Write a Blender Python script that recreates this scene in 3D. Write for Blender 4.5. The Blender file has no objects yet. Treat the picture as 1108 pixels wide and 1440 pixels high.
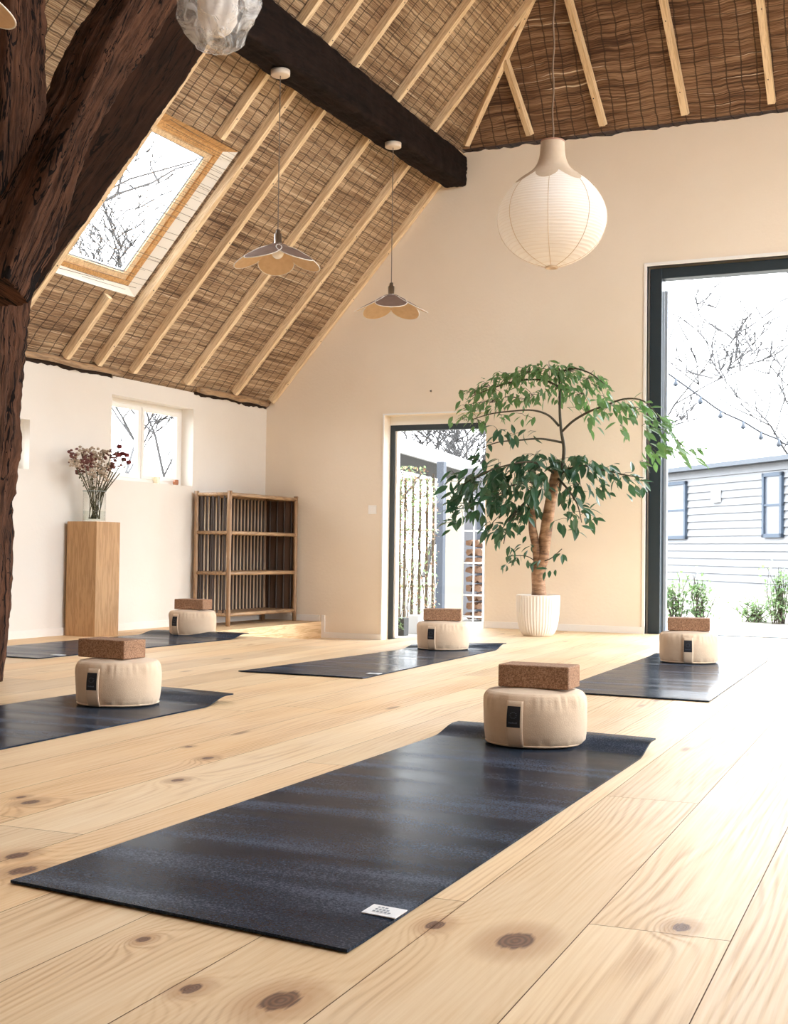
import bpy, bmesh, math, random
from mathutils import Vector, Matrix, noise
D = bpy.data; S = bpy.context.scene; COL = S.collection
PI = math.pi
random.seed(7)

# ------------------------------------------------------------------ camera
F, CX, CY, H = 1830.0, 554.0, 720.0, 0.57
yaw, pit, roll = math.radians(25.1), math.atan(55 / F), 0.0128
f0 = Vector((-math.sin(yaw), math.cos(yaw), 0)); rt = Vector((math.cos(yaw), math.sin(yaw), 0)); upv = Vector((0, 0, 1))
FW = f0 * math.cos(pit) + upv * math.sin(pit); u0 = upv * math.cos(pit) - f0 * math.sin(pit)
RV = rt * math.cos(roll) + u0 * math.sin(roll); UV_ = u0 * math.cos(roll) - rt * math.sin(roll)
CAM = Vector((0, 0, H))
cd = D.cameras.new('camera'); co = D.objects.new('camera', cd); COL.objects.link(co)
m = Matrix((RV, UV_, -FW)).transposed().to_4x4(); m.translation = CAM
co.matrix_world = m
cd.sensor_fit = 'VERTICAL'; cd.sensor_height = 36; cd.lens = F / 1440 * 36
cd.clip_start = .05; cd.clip_end = 300
S.camera = co

def on_plane(px, py, n, d):
    n = Vector(n); v = FW + RV * ((px - CX) / F) - UV_ * ((py - CY) / F)
    return CAM + v * ((d - n.dot(CAM)) / n.dot(v))
def atz(px, py, z=0.0): return on_plane(px, py, (0, 0, 1), z)
def aty(px, py, y): return on_plane(px, py, (0, 1, 0), y)
def atx(px, py, x): return on_plane(px, py, (1, 0, 0), x)

# ------------------------------------------------------------------ light
SKY = 1.0
w = D.worlds.new('sky'); S.world = w; w.use_nodes = True
bg = w.node_tree.nodes['Background']; bg.inputs[0].default_value = (.90, .95, 1, 1); bg.inputs[1].default_value = SKY
S.view_settings.view_transform = 'Standard'; S.view_settings.look = 'None'
S.view_settings.gamma = 1; S.view_settings.use_curve_mapping = False
S.view_settings.exposure = 3.66
S.cycles.use_denoising = True
S.cycles.max_bounces = 12; S.cycles.diffuse_bounces = 8; S.cycles.glossy_bounces = 4
S.cycles.transparent_max_bounces = 16; S.cycles.transmission_bounces = 6
S.cycles.sample_clamp_indirect = 6; S.cycles.caustics_reflective = False; S.cycles.caustics_refractive = False

def portal(name, loc, rot, sx, sy):       # samples the sky through an opening in the shell, gives off nothing itself
    l = D.lights.new(name, 'AREA'); l.shape = 'RECTANGLE'; l.size = sx; l.size_y = sy
    l.cycles.is_portal = True
    o = D.objects.new(name, l); COL.objects.link(o); o.location = loc; o.rotation_euler = rot; return o

# room numbers (metres)
XL, XR, YW, YB, XRIDGE = -5.5, 3.1, 9.24, -3.2, -1.2
K = 1.12; KN = math.hypot(1, K)
def zl(x): return 1.76 + K * (x - XL)             # left roof plane
def zr(x): return 1.76 + K * (XR - x)
ZH, HS = 3.68, 1.45                               # hip: height at the end wall, slope
def zh(y): return ZH + HS * (YW - y)
BD = (-2.33, 0.75, 2.65)                          # big door x0,x1,top
SD = (-4.42, -3.565, 1.64)                        # small door
PIT = (-4.97, -3.58, 7.33, -.13)                  # entry well
portal('big_door_daylight', ((BD[0] + BD[1]) / 2, YW + .2, 1.33), (PI / 2, 0, PI), BD[1] - BD[0], 2.6)
portal('small_door_daylight', (-4, YW + .2, .75), (PI / 2, 0, PI), .84, 1.7)
portal('added_side_daylight', (XR + .2, 6.75, .9), (PI / 2, 0, PI / 2), 4.4, 1.6)  # sky through the opening added in the unseen right wall

# ------------------------------------------------------------------ materials
def mat(name, base=(.8, .8, .8), rough=.6, **kw):
    mt = D.materials.new(name); mt.use_nodes = True
    b = mt.node_tree.nodes['Principled BSDF']
    b.inputs['Base Color'].default_value = (*base, 1); b.inputs['Roughness'].default_value = rough
    for k, v in kw.items(): b.inputs[k.replace('_', ' ')].default_value = v
    return mt
class N:
    def __init__(s, mt): s.t = mt.node_tree; s.b = s.t.nodes['Principled BSDF']
    def n(s, kind, **kw):
        nd = s.t.nodes.new(kind)
        for k, v in kw.items():
            if k == 'ins':
                for a, b in v.items(): s.put(nd.inputs[a], b)
            else: setattr(nd, k, v)
        return nd
    def put(s, sock, v):
        if isinstance(v, bpy.types.NodeSocket): s.t.links.new(v, sock)
        elif isinstance(v, bpy.types.Node): s.t.links.new(v.outputs[0], sock)
        else: sock.default_value = v
    def math(s, op, a, b=0.0, c=None, clamp=False):
        nd = s.n('ShaderNodeMath', operation=op); nd.use_clamp = clamp
        s.put(nd.inputs[0], a); s.put(nd.inputs[1], b)
        if c is not None: s.put(nd.inputs[2], c)
        return nd.outputs[0]
    def map(s, v, a, b, c=0.0, d=1.0, smooth=False):
        nd = s.n('ShaderNodeMapRange'); nd.interpolation_type = 'SMOOTHSTEP' if smooth else 'LINEAR'
        for i, x in enumerate((v, a, b, c, d)): s.put(nd.inputs[i], x)
        return nd.outputs[0]
    def ramp(s, v, stops):
        nd = s.n('ShaderNodeValToRGB'); e = nd.color_ramp.elements
        while len(e) < len(stops): e.new(.5)
        for i, (p, c) in enumerate(stops): e[i].position = p; e[i].color = (*c, 1)
        s.put(nd.inputs[0], v); return nd.outputs[0]
    def mix(s, f, a, b, mode='MIX'):
        nd = s.n('ShaderNodeMix', data_type='RGBA', blend_type=mode)
        s.put(nd.inputs[0], f)
        for i, x in ((6, a), (7, b)):
            s.put(nd.inputs[i], (*x, 1) if isinstance(x, tuple) and len(x) == 3 else x)
        return nd.outputs[2]
    def noise(s, vec, scale, detail=3, rough=.55, dist=0.0):
        nd = s.n('ShaderNodeTexNoise', ins={'Scale': scale, 'Detail': detail, 'Roughness': rough, 'Distortion': dist})
        s.put(nd.inputs['Vector'], vec); return nd.outputs[0]
    def scale(s, vec, x, y, z):
        nd = s.n('ShaderNodeMapping'); nd.inputs['Scale'].default_value = (x, y, z); s.put(nd.inputs[0], vec); return nd.outputs[0]
    def bump(s, h, strength=.3, dist=.01):
        nd = s.n('ShaderNodeBump', ins={'Strength': strength, 'Distance': dist, 'Height': h}); s.put(s.b.inputs['Normal'], nd.outputs[0])
    def col(s, c): s.put(s.b.inputs['Base Color'], c)
    def obj(s): return s.n('ShaderNodeTexCoord').outputs['Object']
    def uv(s): return s.n('ShaderNodeTexCoord').outputs['UV']

def plaster(name, c1, c2):
    mt = mat(name, c1, .9); q = N(mt); o = q.obj()
    a = q.noise(o, 1.3, 4); b = q.noise(o, 45, 4)
    q.col(q.mix(q.map(a, .35, .65), c1, c2)); q.bump(q.math('ADD', q.math('MULTIPLY', a, 2.0), b), .25, .006); return mt
M_WALL = plaster('warm_white_plaster', (.85, .745, .61), (.82, .71, .57))
M_WALL2 = plaster('lit_plaster', (.80, .75, .68), (.77, .715, .64))  # same plaster, strong light on the left wall put into a whiter tone
M_WHITE = mat('white_paint', (.86, .84, .80), .5)
M_FRAME = mat('blue_black_metal_frame', (.022, .035, .045), .38)
M_GREYBL = mat('grey_blue_metal', (.30, .36, .43), .4)

def wood(name, light, dark, sc=1.0, rough=.55, axis='x', dens=1.0, rough_bump=.15):
    mt = mat(name, light, rough); q = N(mt); o = q.obj()
    k = {'x': (1.2, 14, 14), 'y': (14, 1.2, 14), 'z': (14, 14, 1.2)}[axis]
    v = q.scale(o, *[a * sc for a in k])
    a = q.noise(v, 1.6, 5, .6, .4); wv = q.math('SINE', q.math('MULTIPLY', a, 38.0 * dens))
    f = q.noise(q.scale(o, *[a * 5 * sc for a in k]), 2.0, 3)
    t = q.math('ADD', q.math('MULTIPLY', wv, .25), q.math('ADD', q.math('MULTIPLY', f, .5), .22))
    q.col(q.ramp(t, [(0.05, dark), (.55, light), (1, tuple(min(1, c * 1.08) for c in light))])); q.bump(t, rough_bump, .003); return mt
M_BATTEN = wood('pine_batten_wood', (.86, .67, .43), (.62, .42, .22), axis='x')
M_PINE = wood('orange_pine_wood', (.66, .38, .15), (.42, .20, .06), axis='x')
M_RISER = wood('pine_riser_wood', (.82, .60, .36), (.58, .36, .16), axis='y', sc=.8)
M_OAK = wood('oak_plinth_wood', (.50, .29, .13), (.36, .19, .075), axis='z')
M_BAMBOO = wood('brown_bamboo', (.36, .22, .12), (.16, .085, .04), axis='z', rough=.4)
M_BAMBOOX = wood('brown_bamboo_rail', (.42, .27, .15), (.18, .10, .05), axis='y', rough=.4)
M_CANE = mat('dark_cane', (.055, .035, .025), .5)

def timber(name, light, dark, amt=1.0):
    mt = mat(name, light, .85); q = N(mt); u = q.uv()
    a = q.noise(q.scale(u, 4, 55, 1), 1.0, 7, .72, .9); b = q.noise(q.scale(u, 2.4, 7, 1), 1.5, 5, .65)
    crack = q.math('LESS_THAN', q.math('ABSOLUTE', q.math('SUBTRACT', q.noise(q.scale(u, 1.3, 16, 1), 1.0, 4, .6, 1.2), .5)), .014)
    t = q.math('ADD', q.math('MULTIPLY', a, .7), q.math('MULTIPLY', b, .35))
    c = q.ramp(t, [(.38, dark), (.52, tuple((x + y) / 2 for x, y in zip(light, dark))), (.68, light)])
    holes = q.n('ShaderNodeTexVoronoi', ins={'Scale': 34.0}); q.put(holes.inputs['Vector'], q.scale(u, 1, 1.3, 1))
    hm = q.math('LESS_THAN', holes.outputs['Distance'], .10)
    c = q.mix(crack, c, (.008, .005, .004)); c = q.mix(hm, c, (.01, .006, .005)); q.col(c)
    hgt = q.math('SUBTRACT', t, q.math('ADD', q.math('MULTIPLY', crack, .8), q.math('MULTIPLY', hm, .3))); q.bump(hgt, .9 * amt, .02); q.b.inputs['Specular IOR Level'].default_value = .12; return mt
M_OLD = timber('old_dark_oak', (.150, .068, .038), (.009, .005, .004))
M_BEAM = timber('dark_stained_beam', (.022, .012, .009), (.007, .0045, .004), .4)
M_BEAM2 = timber('brown_rafter_beam', (.040, .018, .011), (.012, .006, .004), .5)

def reed(name, c_lo, c_mid, c_hi, wob):
    mt = mat(name, c_mid, .8); q = N(mt); u = q.uv()
    low = q.noise(q.scale(u, .8, .8, 1), 1.3, 3)
    sep = q.n('ShaderNodeSeparateXYZ'); q.put(sep.inputs[0], u); U, V = sep.outputs[0], sep.outputs[1]
    warp = q.noise(q.scale(u, 1.6, 1.0, 1), 1.6, 3)
    Vw = q.math('ADD', V, q.math('MULTIPLY', warp, wob))
    cmb = q.n('ShaderNodeCombineXYZ'); q.put(cmb.inputs[0], q.math('MULTIPLY', U, 2.2)); q.put(cmb.inputs[1], q.math('MULTIPLY', Vw, 150.0))
    f1 = q.noise(cmb.outputs[0], 1.0, 3, .6)
    cmb2 = q.n('ShaderNodeCombineXYZ'); q.put(cmb2.inputs[0], q.math('MULTIPLY', U, 1.3)); q.put(cmb2.inputs[1], q.math('MULTIPLY', Vw, 26.0))
    f2 = q.noise(cmb2.outputs[0], 1.0, 3, .6)
    t = q.math('ADD', q.math('MULTIPLY', f1, .62), q.math('MULTIPLY', f2, .38))
    t = q.math('ADD', t, q.math('MULTIPLY', q.math('SUBTRACT', low, .5), .25))
    c = q.ramp(t, [(.37, c_lo), (.48, c_mid), (.59, c_hi), (.70, tuple(min(1, x * 1.35) for x in c_hi))])
    # pale single stalks
    cmb3 = q.n('ShaderNodeCombineXYZ'); q.put(cmb3.inputs[0], q.math('MULTIPLY', U, .8)); q.put(cmb3.inputs[1], q.math('MULTIPLY', Vw, 60.0))
    pale = q.map(q.noise(cmb3.outputs[0], 1.0, 1), .70, .73); c = q.mix(pale, c, (.80, .66, .48))
    # stitching wires along the slope and dark cross wires, both slightly wavy
    wn = q.noise(q.scale(u, 1.0, 5, 1), 1.5, 3)
    g1 = q.math('ABSOLUTE', q.math('SUBTRACT', q.math('FRACT', q.math('ADD', q.math('MULTIPLY', U, 9.6), q.math('MULTIPLY', wn, .40))), .5))
    wn2 = q.noise(q.scale(u, 5, 1, 1), 1.5, 3)
    g2 = q.math('ABSOLUTE', q.math('SUBTRACT', q.math('FRACT', q.math('ADD', q.math('MULTIPLY', V, 10.5), q.math('MULTIPLY', wn2, .45))), .5))
    wire = q.math('MAXIMUM', q.map(g1, .05, .03), q.math('MULTIPLY', q.map(g2, .05, .03), .7))
    c = q.mix(q.math('MULTIPLY', wire, .8), c, (.05, .03, .02)); q.col(c)
    q.bump(q.math('SUBTRACT', t, q.math('MULTIPLY', wire, .25)), 1.0, .03); return mt
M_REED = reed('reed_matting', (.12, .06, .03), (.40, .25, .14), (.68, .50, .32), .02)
M_REEDH = reed('shaded_reed_matting', (.045, .018, .009), (.19, .095, .048), (.38, .23, .13), .10)  # hip copy of the reed, its shade put into darker colours

def glass(name, tint=(1, 1, 1), refl=.06):
    mt = D.materials.new(name); mt.use_nodes = True; t = mt.node_tree; t.nodes.clear()
    o = t.nodes.new('ShaderNodeOutputMaterial'); mx = t.nodes.new('ShaderNodeMixShader'); tr = t.nodes.new('ShaderNodeBsdfTransparent')
    gl = t.nodes.new('ShaderNodeBsdfGlossy'); lw = t.nodes.new('ShaderNodeFresnel')
    lw.inputs['IOR'].default_value = 1.35
    tr.inputs[0].default_value = (*tint, 1); gl.inputs['Roughness'].default_value = .02
    ge = t.nodes.new('ShaderNodeNewGeometry'); sb = t.nodes.new('ShaderNodeMath'); sb.operation = 'SUBTRACT'; sb.inputs[0].default_value = 1; t.links.new(ge.outputs['Backfacing'], sb.inputs[1])
    ml = t.nodes.new('ShaderNodeMath'); ml.operation = 'MULTIPLY'; t.links.new(sb.outputs[0], ml.inputs[0]); t.links.new(lw.outputs[0], ml.inputs[1])
    t.links.new(ml.outputs[0], mx.inputs[0]); t.links.new(tr.outputs[0], mx.inputs[1]); t.links.new(gl.outputs[0], mx.inputs[2]); t.links.new(mx.outputs[0], o.inputs[0])
    return mt
M_GLASS = glass('clear_window_glass')
M_VASE = glass('thin_vase_glass', (.97, .98, .975))
M_WATER = glass('vase_water', (.93, .95, .93))

# ------------------------------------------------------------------ mesh helpers
def add_faces(bm, vs, fs):
    v = [bm.verts.new(p) for p in vs]; out = []
    for f in fs: out.append(bm.faces.new([v[i] for i in f]))
    return v, out
def box(bm, a, b, bev=0.0):
    (x0, y0, z0), (x1, y1, z1) = a, b
    x0, x1 = min(x0, x1), max(x0, x1); y0, y1 = min(y0, y1), max(y0, y1); z0, z1 = min(z0, z1), max(z0, z1)
    tmp = bmesh.new()
    add_faces(tmp, [(x0, y0, z0), (x1, y0, z0), (x1, y1, z0), (x0, y1, z0), (x0, y0, z1), (x1, y0, z1), (x1, y1, z1), (x0, y1, z1)],
              [(0, 3, 2, 1), (4, 5, 6, 7), (0, 1, 5, 4), (1, 2, 6, 5), (2, 3, 7, 6), (3, 0, 4, 7)])
    if bev: bmesh.ops.bevel(tmp, geom=tmp.edges[:], offset=bev, segments=3, profile=.6, affect='EDGES')
    join(bm, tmp)
def join(bm, tmp, mtx=None):
    mp = {}
    for v in tmp.verts: mp[v] = bm.verts.new(mtx @ v.co if mtx else v.co)
    for f in tmp.faces:
        try: bm.faces.new([mp[v] for v in f.verts]).smooth = f.smooth
        except ValueError: pass
    tmp.free()
def frame_of(d):
    d = d.normalized(); a = Vector((0, 0, 1)) if abs(d.z) < .9 else Vector((1, 0, 0))
    x = d.cross(a).normalized(); return x, d.cross(x).normalized()
def bar(bm, p0, p1, w, h, up=(0, 0, 1), bev=0.0):      # box between two points
    p0, p1 = Vector(p0), Vector(p1); d = (p1 - p0).normalized(); x = d.cross(Vector(up)).normalized(); y = x.cross(d)
    L = (p1 - p0).length; t = bmesh.new(); box(t, (-w / 2, 0, -h / 2), (w / 2, L, h / 2), bev)
    mt = Matrix((x, d, y)).transposed().to_4x4(); mt.translation = p0
    join(bm, t, mt)
def tube(bm, pts, r, n=8, caps=True):
    pts = [Vector(p) for p in pts]; R = r if isinstance(r, (list, tuple)) else [r] * len(pts)
    rings = []; px = None
    for i, p in enumerate(pts):
        d = (pts[min(i + 1, len(pts) - 1)] - pts[max(i - 1, 0)]).normalized()
        if px is None: px, py = frame_of(d)
        else:
            px = (px - d * px.dot(d)).normalized(); py = d.cross(px)
        rings.append([bm.verts.new(p + (px * math.cos(2 * PI * k / n) + py * math.sin(2 * PI * k / n)) * R[i]) for k in range(n)])
    for a, b in zip(rings, rings[1:]):
        for k in range(n): bm.faces.new((a[k], a[(k + 1) % n], b[(k + 1) % n], b[k])).smooth = True
    if caps and n > 2: bm.faces.new(rings[0][::-1]); bm.faces.new(rings[-1])
def lathe(bm, prof, n=48, c=(0, 0, 0), rf=None, smooth=True, close=False):
    c = Vector(c); rings = []
    for i, (r, z) in enumerate(prof):
        if r < 1e-6: rings.append([bm.verts.new(c + Vector((0, 0, z)))]); continue
        ring = []
        for k in range(n):
            a = 2 * PI * k / n; rr = r * (rf(a, i) if rf else 1); ring.append(bm.verts.new(c + Vector((rr * math.cos(a), rr * math.sin(a), z))))
        rings.append(ring)
    for a, b in zip(rings, rings[1:]):
        for k in range(n):
            k2 = (k + 1) % n
            if len(a) == 1 and len(b) == 1: continue
            if len(a) == 1: f = (a[0], b[k2], b[k])
            elif len(b) == 1: f = (a[k], a[k2], b[0])
            else: f = (a[k], a[k2], b[k2], b[k])
            bm.faces.new(f).smooth = smooth
def prism(bm, poly, axis, a, b):          # polygon in two axes extruded along the third
    def mk(p, t):
        return {'x': (t, p[0], p[1]), 'y': (p[0], t, p[1]), 'z': (p[0], p[1], t)}[axis]
    n = len(poly); vs = [mk(p, a) for p in poly] + [mk(p, b) for p in poly]
    add_faces(bm, vs, [tuple(range(n))[::-1], tuple(range(n, 2 * n))] + [(i, (i + 1) % n, n + (i + 1) % n, n + i) for i in range(n)])
def obj(name, bm, mt, parent=None, world=True, smooth=None, recalc=True):
    if recalc: bmesh.ops.recalc_face_normals(bm, faces=bm.faces[:])
    if smooth is not None:
        for f in bm.faces: f.smooth = smooth
    me = D.meshes.new(name); bm.to_mesh(me); bm.free(); me.materials.append(mt)
    o = D.objects.new(name, me); COL.objects.link(o)
    if parent:
        o.parent = parent
        if world: o.matrix_parent_inverse = world_m(parent).inverted()
    return o
def world_m(o):
    mm = Matrix.LocRotScale(o.location, o.rotation_euler, o.scale)
    return (world_m(o.parent) @ o.matrix_parent_inverse @ mm) if o.parent else mm
def tag(o, label, cat, group=None, kind=None):
    o['label'] = label; o['category'] = cat
    if group: o['group'] = group
    if kind: o['kind'] = kind
    return o
def thing(name, label, cat, loc=(0, 0, 0), rz=0.0, group=None):
    o = D.objects.new(name, None); COL.objects.link(o); o.location = loc; o.rotation_euler = (0, 0, rz); o.empty_display_size = .1
    return tag(o, label, cat, group)
def struct(o, label=None, cat=None):
    o['kind'] = 'structure'
    if label: o['label'] = label
    if cat: o['category'] = cat
    return o
def tree_copy(o, parent=None):
    c = o.copy(); COL.objects.link(c)
    if parent: c.parent = parent
    for ch in [k for k in D.objects if k.parent == o]: tree_copy(ch, c)
    return c
B = bmesh.new

# ------------------------------------------------------------------ floor: planks with butt joints, entry well cut out
knots = [((395, 1407), .030), ((268, 1390), .016), ((202, 1321), .012), ((725, 1323), .034), ((612, 1301), .018), ((958, 1304), .018),
         ((32, 1224), .026), ((24, 1203), .022), ((43, 1128), .022), ((30, 1121), .012), ((292, 1066), .018), ((250, 1097), .018), ((265, 1050), .012)]
TH = .052
def to_uv(p): return (p.y * math.cos(TH) - p.x * math.sin(TH), p.x * math.cos(TH) + p.y * math.sin(TH))
def floor_mat():
    mt = mat('pine_floor_boards', (.7, .5, .3), .42); q = N(mt); u = q.uv(); o = q.obj()
    at = q.n('ShaderNodeAttribute', attribute_name='rnd'); sr = q.n('ShaderNodeSeparateColor'); q.put(sr.inputs[0], at.outputs['Color'])
    r1, r2 = sr.outputs[0], sr.outputs[1]
    sep = q.n('ShaderNodeSeparateXYZ'); q.put(sep.inputs[0], u); U, V = sep.outputs[0], sep.outputs[1]
    ku = None; kd = None
    for (px, py), s in knots:
        uu, vv = to_uv(atz(px, py))
        du = q.math('SUBTRACT', U, uu); dv = q.math('SUBTRACT', V, vv)
        d2 = q.math('ADD', q.math('MULTIPLY', q.math('MULTIPLY', du, du), (.62 / s) ** 2), q.math('MULTIPLY', q.math('MULTIPLY', dv, dv), (1 / s) ** 2))
        g = q.math('DIVIDE', 1.0, q.math('ADD', 1.0, q.math('MULTIPLY', d2, .35)))
        g2 = q.math('DIVIDE', g, 1.0)
        ku = g2 if ku is None else q.math('ADD', ku, g2)
        kd = d2 if kd is None else q.math('MINIMUM', kd, d2)
    # far small knots
    shift = q.math('MULTIPLY', r1, 37.0)
    cv = q.n('ShaderNodeCombineXYZ'); q.put(cv.inputs[0], q.math('ADD', q.math('MULTIPLY', U, 1.5), shift)); q.put(cv.inputs[1], q.math('MULTIPLY', V, 6.0))
    vo = q.n('ShaderNodeTexVoronoi', ins={'Scale': 1.0}); q.put(vo.inputs['Vector'], cv.outputs[0])
    farm = q.math('GREATER_THAN', U, 3.3)
    wn = q.n('ShaderNodeTexWhiteNoise', noise_dimensions='3D'); q.put(wn.inputs[0], vo.outputs['Position'])
    kf = q.math('MULTIPLY', q.map(vo.outputs['Distance'], .11, .05), q.math('MULTIPLY', farm, q.math('GREATER_THAN', wn.outputs[0], .45)))
    # growth rings: stretched noise contour lines, bent round the knots
    c1 = q.n('ShaderNodeCombineXYZ'); q.put(c1.inputs[0], q.math('ADD', q.math('MULTIPLY', U, .55), shift)); q.put(c1.inputs[1], q.math('ADD', q.math('MULTIPLY', V, 4.2), q.math('MULTIPLY', r2, 11.0)))
    base = q.noise(c1.outputs[0], 1.0, 2, .45)
    ph = q.math('ADD', q.math('ADD', q.math('MULTIPLY', base, 95.0), q.math('MULTIPLY', V, 330.0)), q.math('MULTIPLY', ku, 40.0))
    ring = q.math('SINE', ph); ring = q.math('ADD', q.math('MULTIPLY', ring, .5), .5); ring = q.math('POWER', ring, 2.0)
    c2 = q.n('ShaderNodeCombineXYZ'); q.put(c2.inputs[0], q.math('ADD', q.math('MULTIPLY', U, 3.0), shift)); q.put(c2.inputs[1], q.math('MULTIPLY', V, 150.0))
    fine = q.noise(c2.outputs[0], 1.0, 3, .6)
    patch = q.noise(c1.outputs[0], 1.7, 3, .5)
    amt = q.map(patch, .38, .62, .15, 1.0)
    t = q.math('ADD', q.math('ADD', q.math('MULTIPLY', q.math('MULTIPLY', ring, amt), .22), q.math('MULTIPLY', fine, .42)), q.math('MULTIPLY', q.math('SUBTRACT', patch, .5), .35))
    c = q.ramp(t, [(.10, (.85, .68, .45)), (.30, (.77, .575, .35)), (.60, (.50, .30, .145))])
    tone = q.ramp(r1, [(0, (.80, .73, .66)), (.5, (1, .97, .93)), (1, (.96, .84, .70))])
    c = q.mix(1.0, c, tone, 'MULTIPLY')
    # worn pale streaks
    wear = q.map(q.noise(o, .9, 4, .6), .45, .72, 0, .35); c = q.mix(wear, c, (.85, .75, .60))
    halo = q.map(kd, 5.5, .6, 0, .6, True); c = q.mix(halo, c, (.40, .21, .095))
    krn = q.math('ADD', kd, q.math('MULTIPLY', q.math('SUBTRACT', fine, .5), 1.2)); core = q.map(krn, .75, .40, 0, .9); kr = q.math('SINE', q.math('MULTIPLY', q.math('SQRT', kd), 26.0)); c = q.mix(core, c, q.mix(q.map(kr, -1, 1), (.07, .03, .018), (.17, .075, .04)))
    c = q.mix(q.math('MULTIPLY', kf, .7), c, (.20, .10, .05))
    q.col(c)
    q.put(q.b.inputs['Roughness'], q.map(fine, .3, .7, .42, .58))
    q.b.inputs['Specular IOR Level'].default_value = .38
    q.bump(q.math('SUBTRACT', q.math('MULTIPLY', t, -1.0), 0), .25, .002)
    return mt
M_FLOOR = floor_mat()
bm = B(); lc = bm.loops.layers.float_color.new('rnd'); luv = bm.loops.layers.uv.new('UVMap')
PW = .2135; gap = .0008
def from_uv(u, v): return Vector((v * math.cos(TH) - u * math.sin(TH), v * math.sin(TH) + u * math.cos(TH), 0))
fixed = {-2: 2.03, 0: 1.99, -6: 2.18, 2: 2.62, -1: 3.05, -4: 4.3}
for k in range(-28, 20):
    va, vb = -.476 + PW * k, -.476 + PW * (k + 1)
    u = fixed.get(k, random.uniform(0, 3)) - 9
    while u < 10.5:
        L = 3.0 if k in fixed else random.uniform(2.2, 3.6)
        a, b = u + gap * (1.2), u + L - gap * (1.2)
        f = bm.faces.new([bm.verts.new(from_uv(*p)) for p in ((a, va + gap), (b, va + gap), (b, vb - gap), (a, vb - gap))])
        rr = (random.random(), random.random(), random.random(), 1)
        for lp in f.loops:
            lp[lc] = rr; lp[luv].uv = to_uv(lp.vert.co)
        u += L
for co_, no in (((XL, 0, 0), (1, 0, 0)), ((XR, 0, 0), (-1, 0, 0)), ((0, YB, 0), (0, 1, 0)), ((0, YW + .3, 0), (0, -1, 0))):
    bmesh.ops.bisect_plane(bm, geom=bm.verts[:] + bm.edges[:] + bm.faces[:], plane_co=co_, plane_no=no, clear_inner=True)
for co_, no in (((PIT[0], 0, 0), (1, 0, 0)), ((PIT[1], 0, 0), (1, 0, 0)), ((0, PIT[2], 0), (0, 1, 0)), ((0, YW, 0), (0, 1, 0))):
    bmesh.ops.bisect_plane(bm, geom=bm.verts[:] + bm.edges[:] + bm.faces[:], plane_co=co_, plane_no=no)
kill = []
for f in bm.faces:
    c = f.calc_center_median()
    if (PIT[0] < c.x < PIT[1] and c.y > PIT[2]) or (c.y > YW and not BD[0] < c.x < BD[1]): kill.append(f)
bmesh.ops.delete(bm, geom=kill, context='FACES')
struct(obj('floor', bm, M_FLOOR), 'wide pale pine floor boards with dark knots', 'floor')
M_DARKGAP = mat('dark_subfloor', (.16, .09, .05), .9)
bm = B()
for a, b in (((XL, YB), (XR, PIT[2])), ((XL, PIT[2]), (PIT[0], YW)), ((PIT[1], PIT[2]), (XR, YW)), ((BD[0], YW), (BD[1], YW + .3))):
    box(bm, (*a, -.11), (*b, -.004))
struct(obj('floor', bm, M_DARKGAP), 'subfloor under the boards', 'floor')
bm = B(); box(bm, (PIT[0] - .05, PIT[2] - .05, PIT[3] - .06), (PIT[1] + .05, YW + .3, PIT[3]))
struct(obj('floor', bm, wood('pale_landing_boards', (.80, .66, .48), (.66, .47, .28), axis='y')), 'lower landing floor inside the small glass door', 'floor')
bm = B()
box(bm, (PIT[0], PIT[2], PIT[3]), (PIT[0] + .015, YW, -.001))
struct(obj('trim_1', bm, M_RISER), 'pine riser at the left side of the sunken landing', 'riser')
bm = B()
box(bm, (PIT[0] + .015, PIT[2], PIT[3]), (PIT[1] - .015, PIT[2] + .015, -.001)); box(bm, (PIT[1] - .015, PIT[2], PIT[3]), (PIT[1], YW, -.001))
struct(obj('trim_2', bm, M_RISER), 'pine risers at the near and right sides of the sunken landing', 'riser')

# ------------------------------------------------------------------ walls
def rag(s): return .018 * noise.noise(Vector((s * 9, 3.1, 0))) + .012 * noise.noise(Vector((s * 31, 1.7, 0)))
T = .30
bm = B()
def top_end(x):      # underside of the roof on the end wall
    return min(zl(x), zr(x), ZH)
def wall_piece(x0, x1, z0, z1=None):
    n = max(1, int((x1 - x0) / .03)) if z1 is None else 1
    xs = [x0 + (x1 - x0) * i / n for i in range(n + 1)]
    tops = [(x, z1 if z1 is not None else top_end(x) - .03 + rag(x)) for x in xs]
    prism(bm, [(x0, z0), (x1, z0)] + tops[::-1], 'y', YW, YW + T)
wall_piece(XL - .16, SD[0], -.2); wall_piece(SD[0], SD[1], SD[2]); wall_piece(SD[1], BD[0], -.2)
wall_piece(BD[0], BD[1], BD[2]); wall_piece(BD[1], XR + .16, -.2)
struct(obj('wall_end', bm, M_WALL), 'tall warm cream plaster gable wall with ragged top edge', 'wall')
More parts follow.
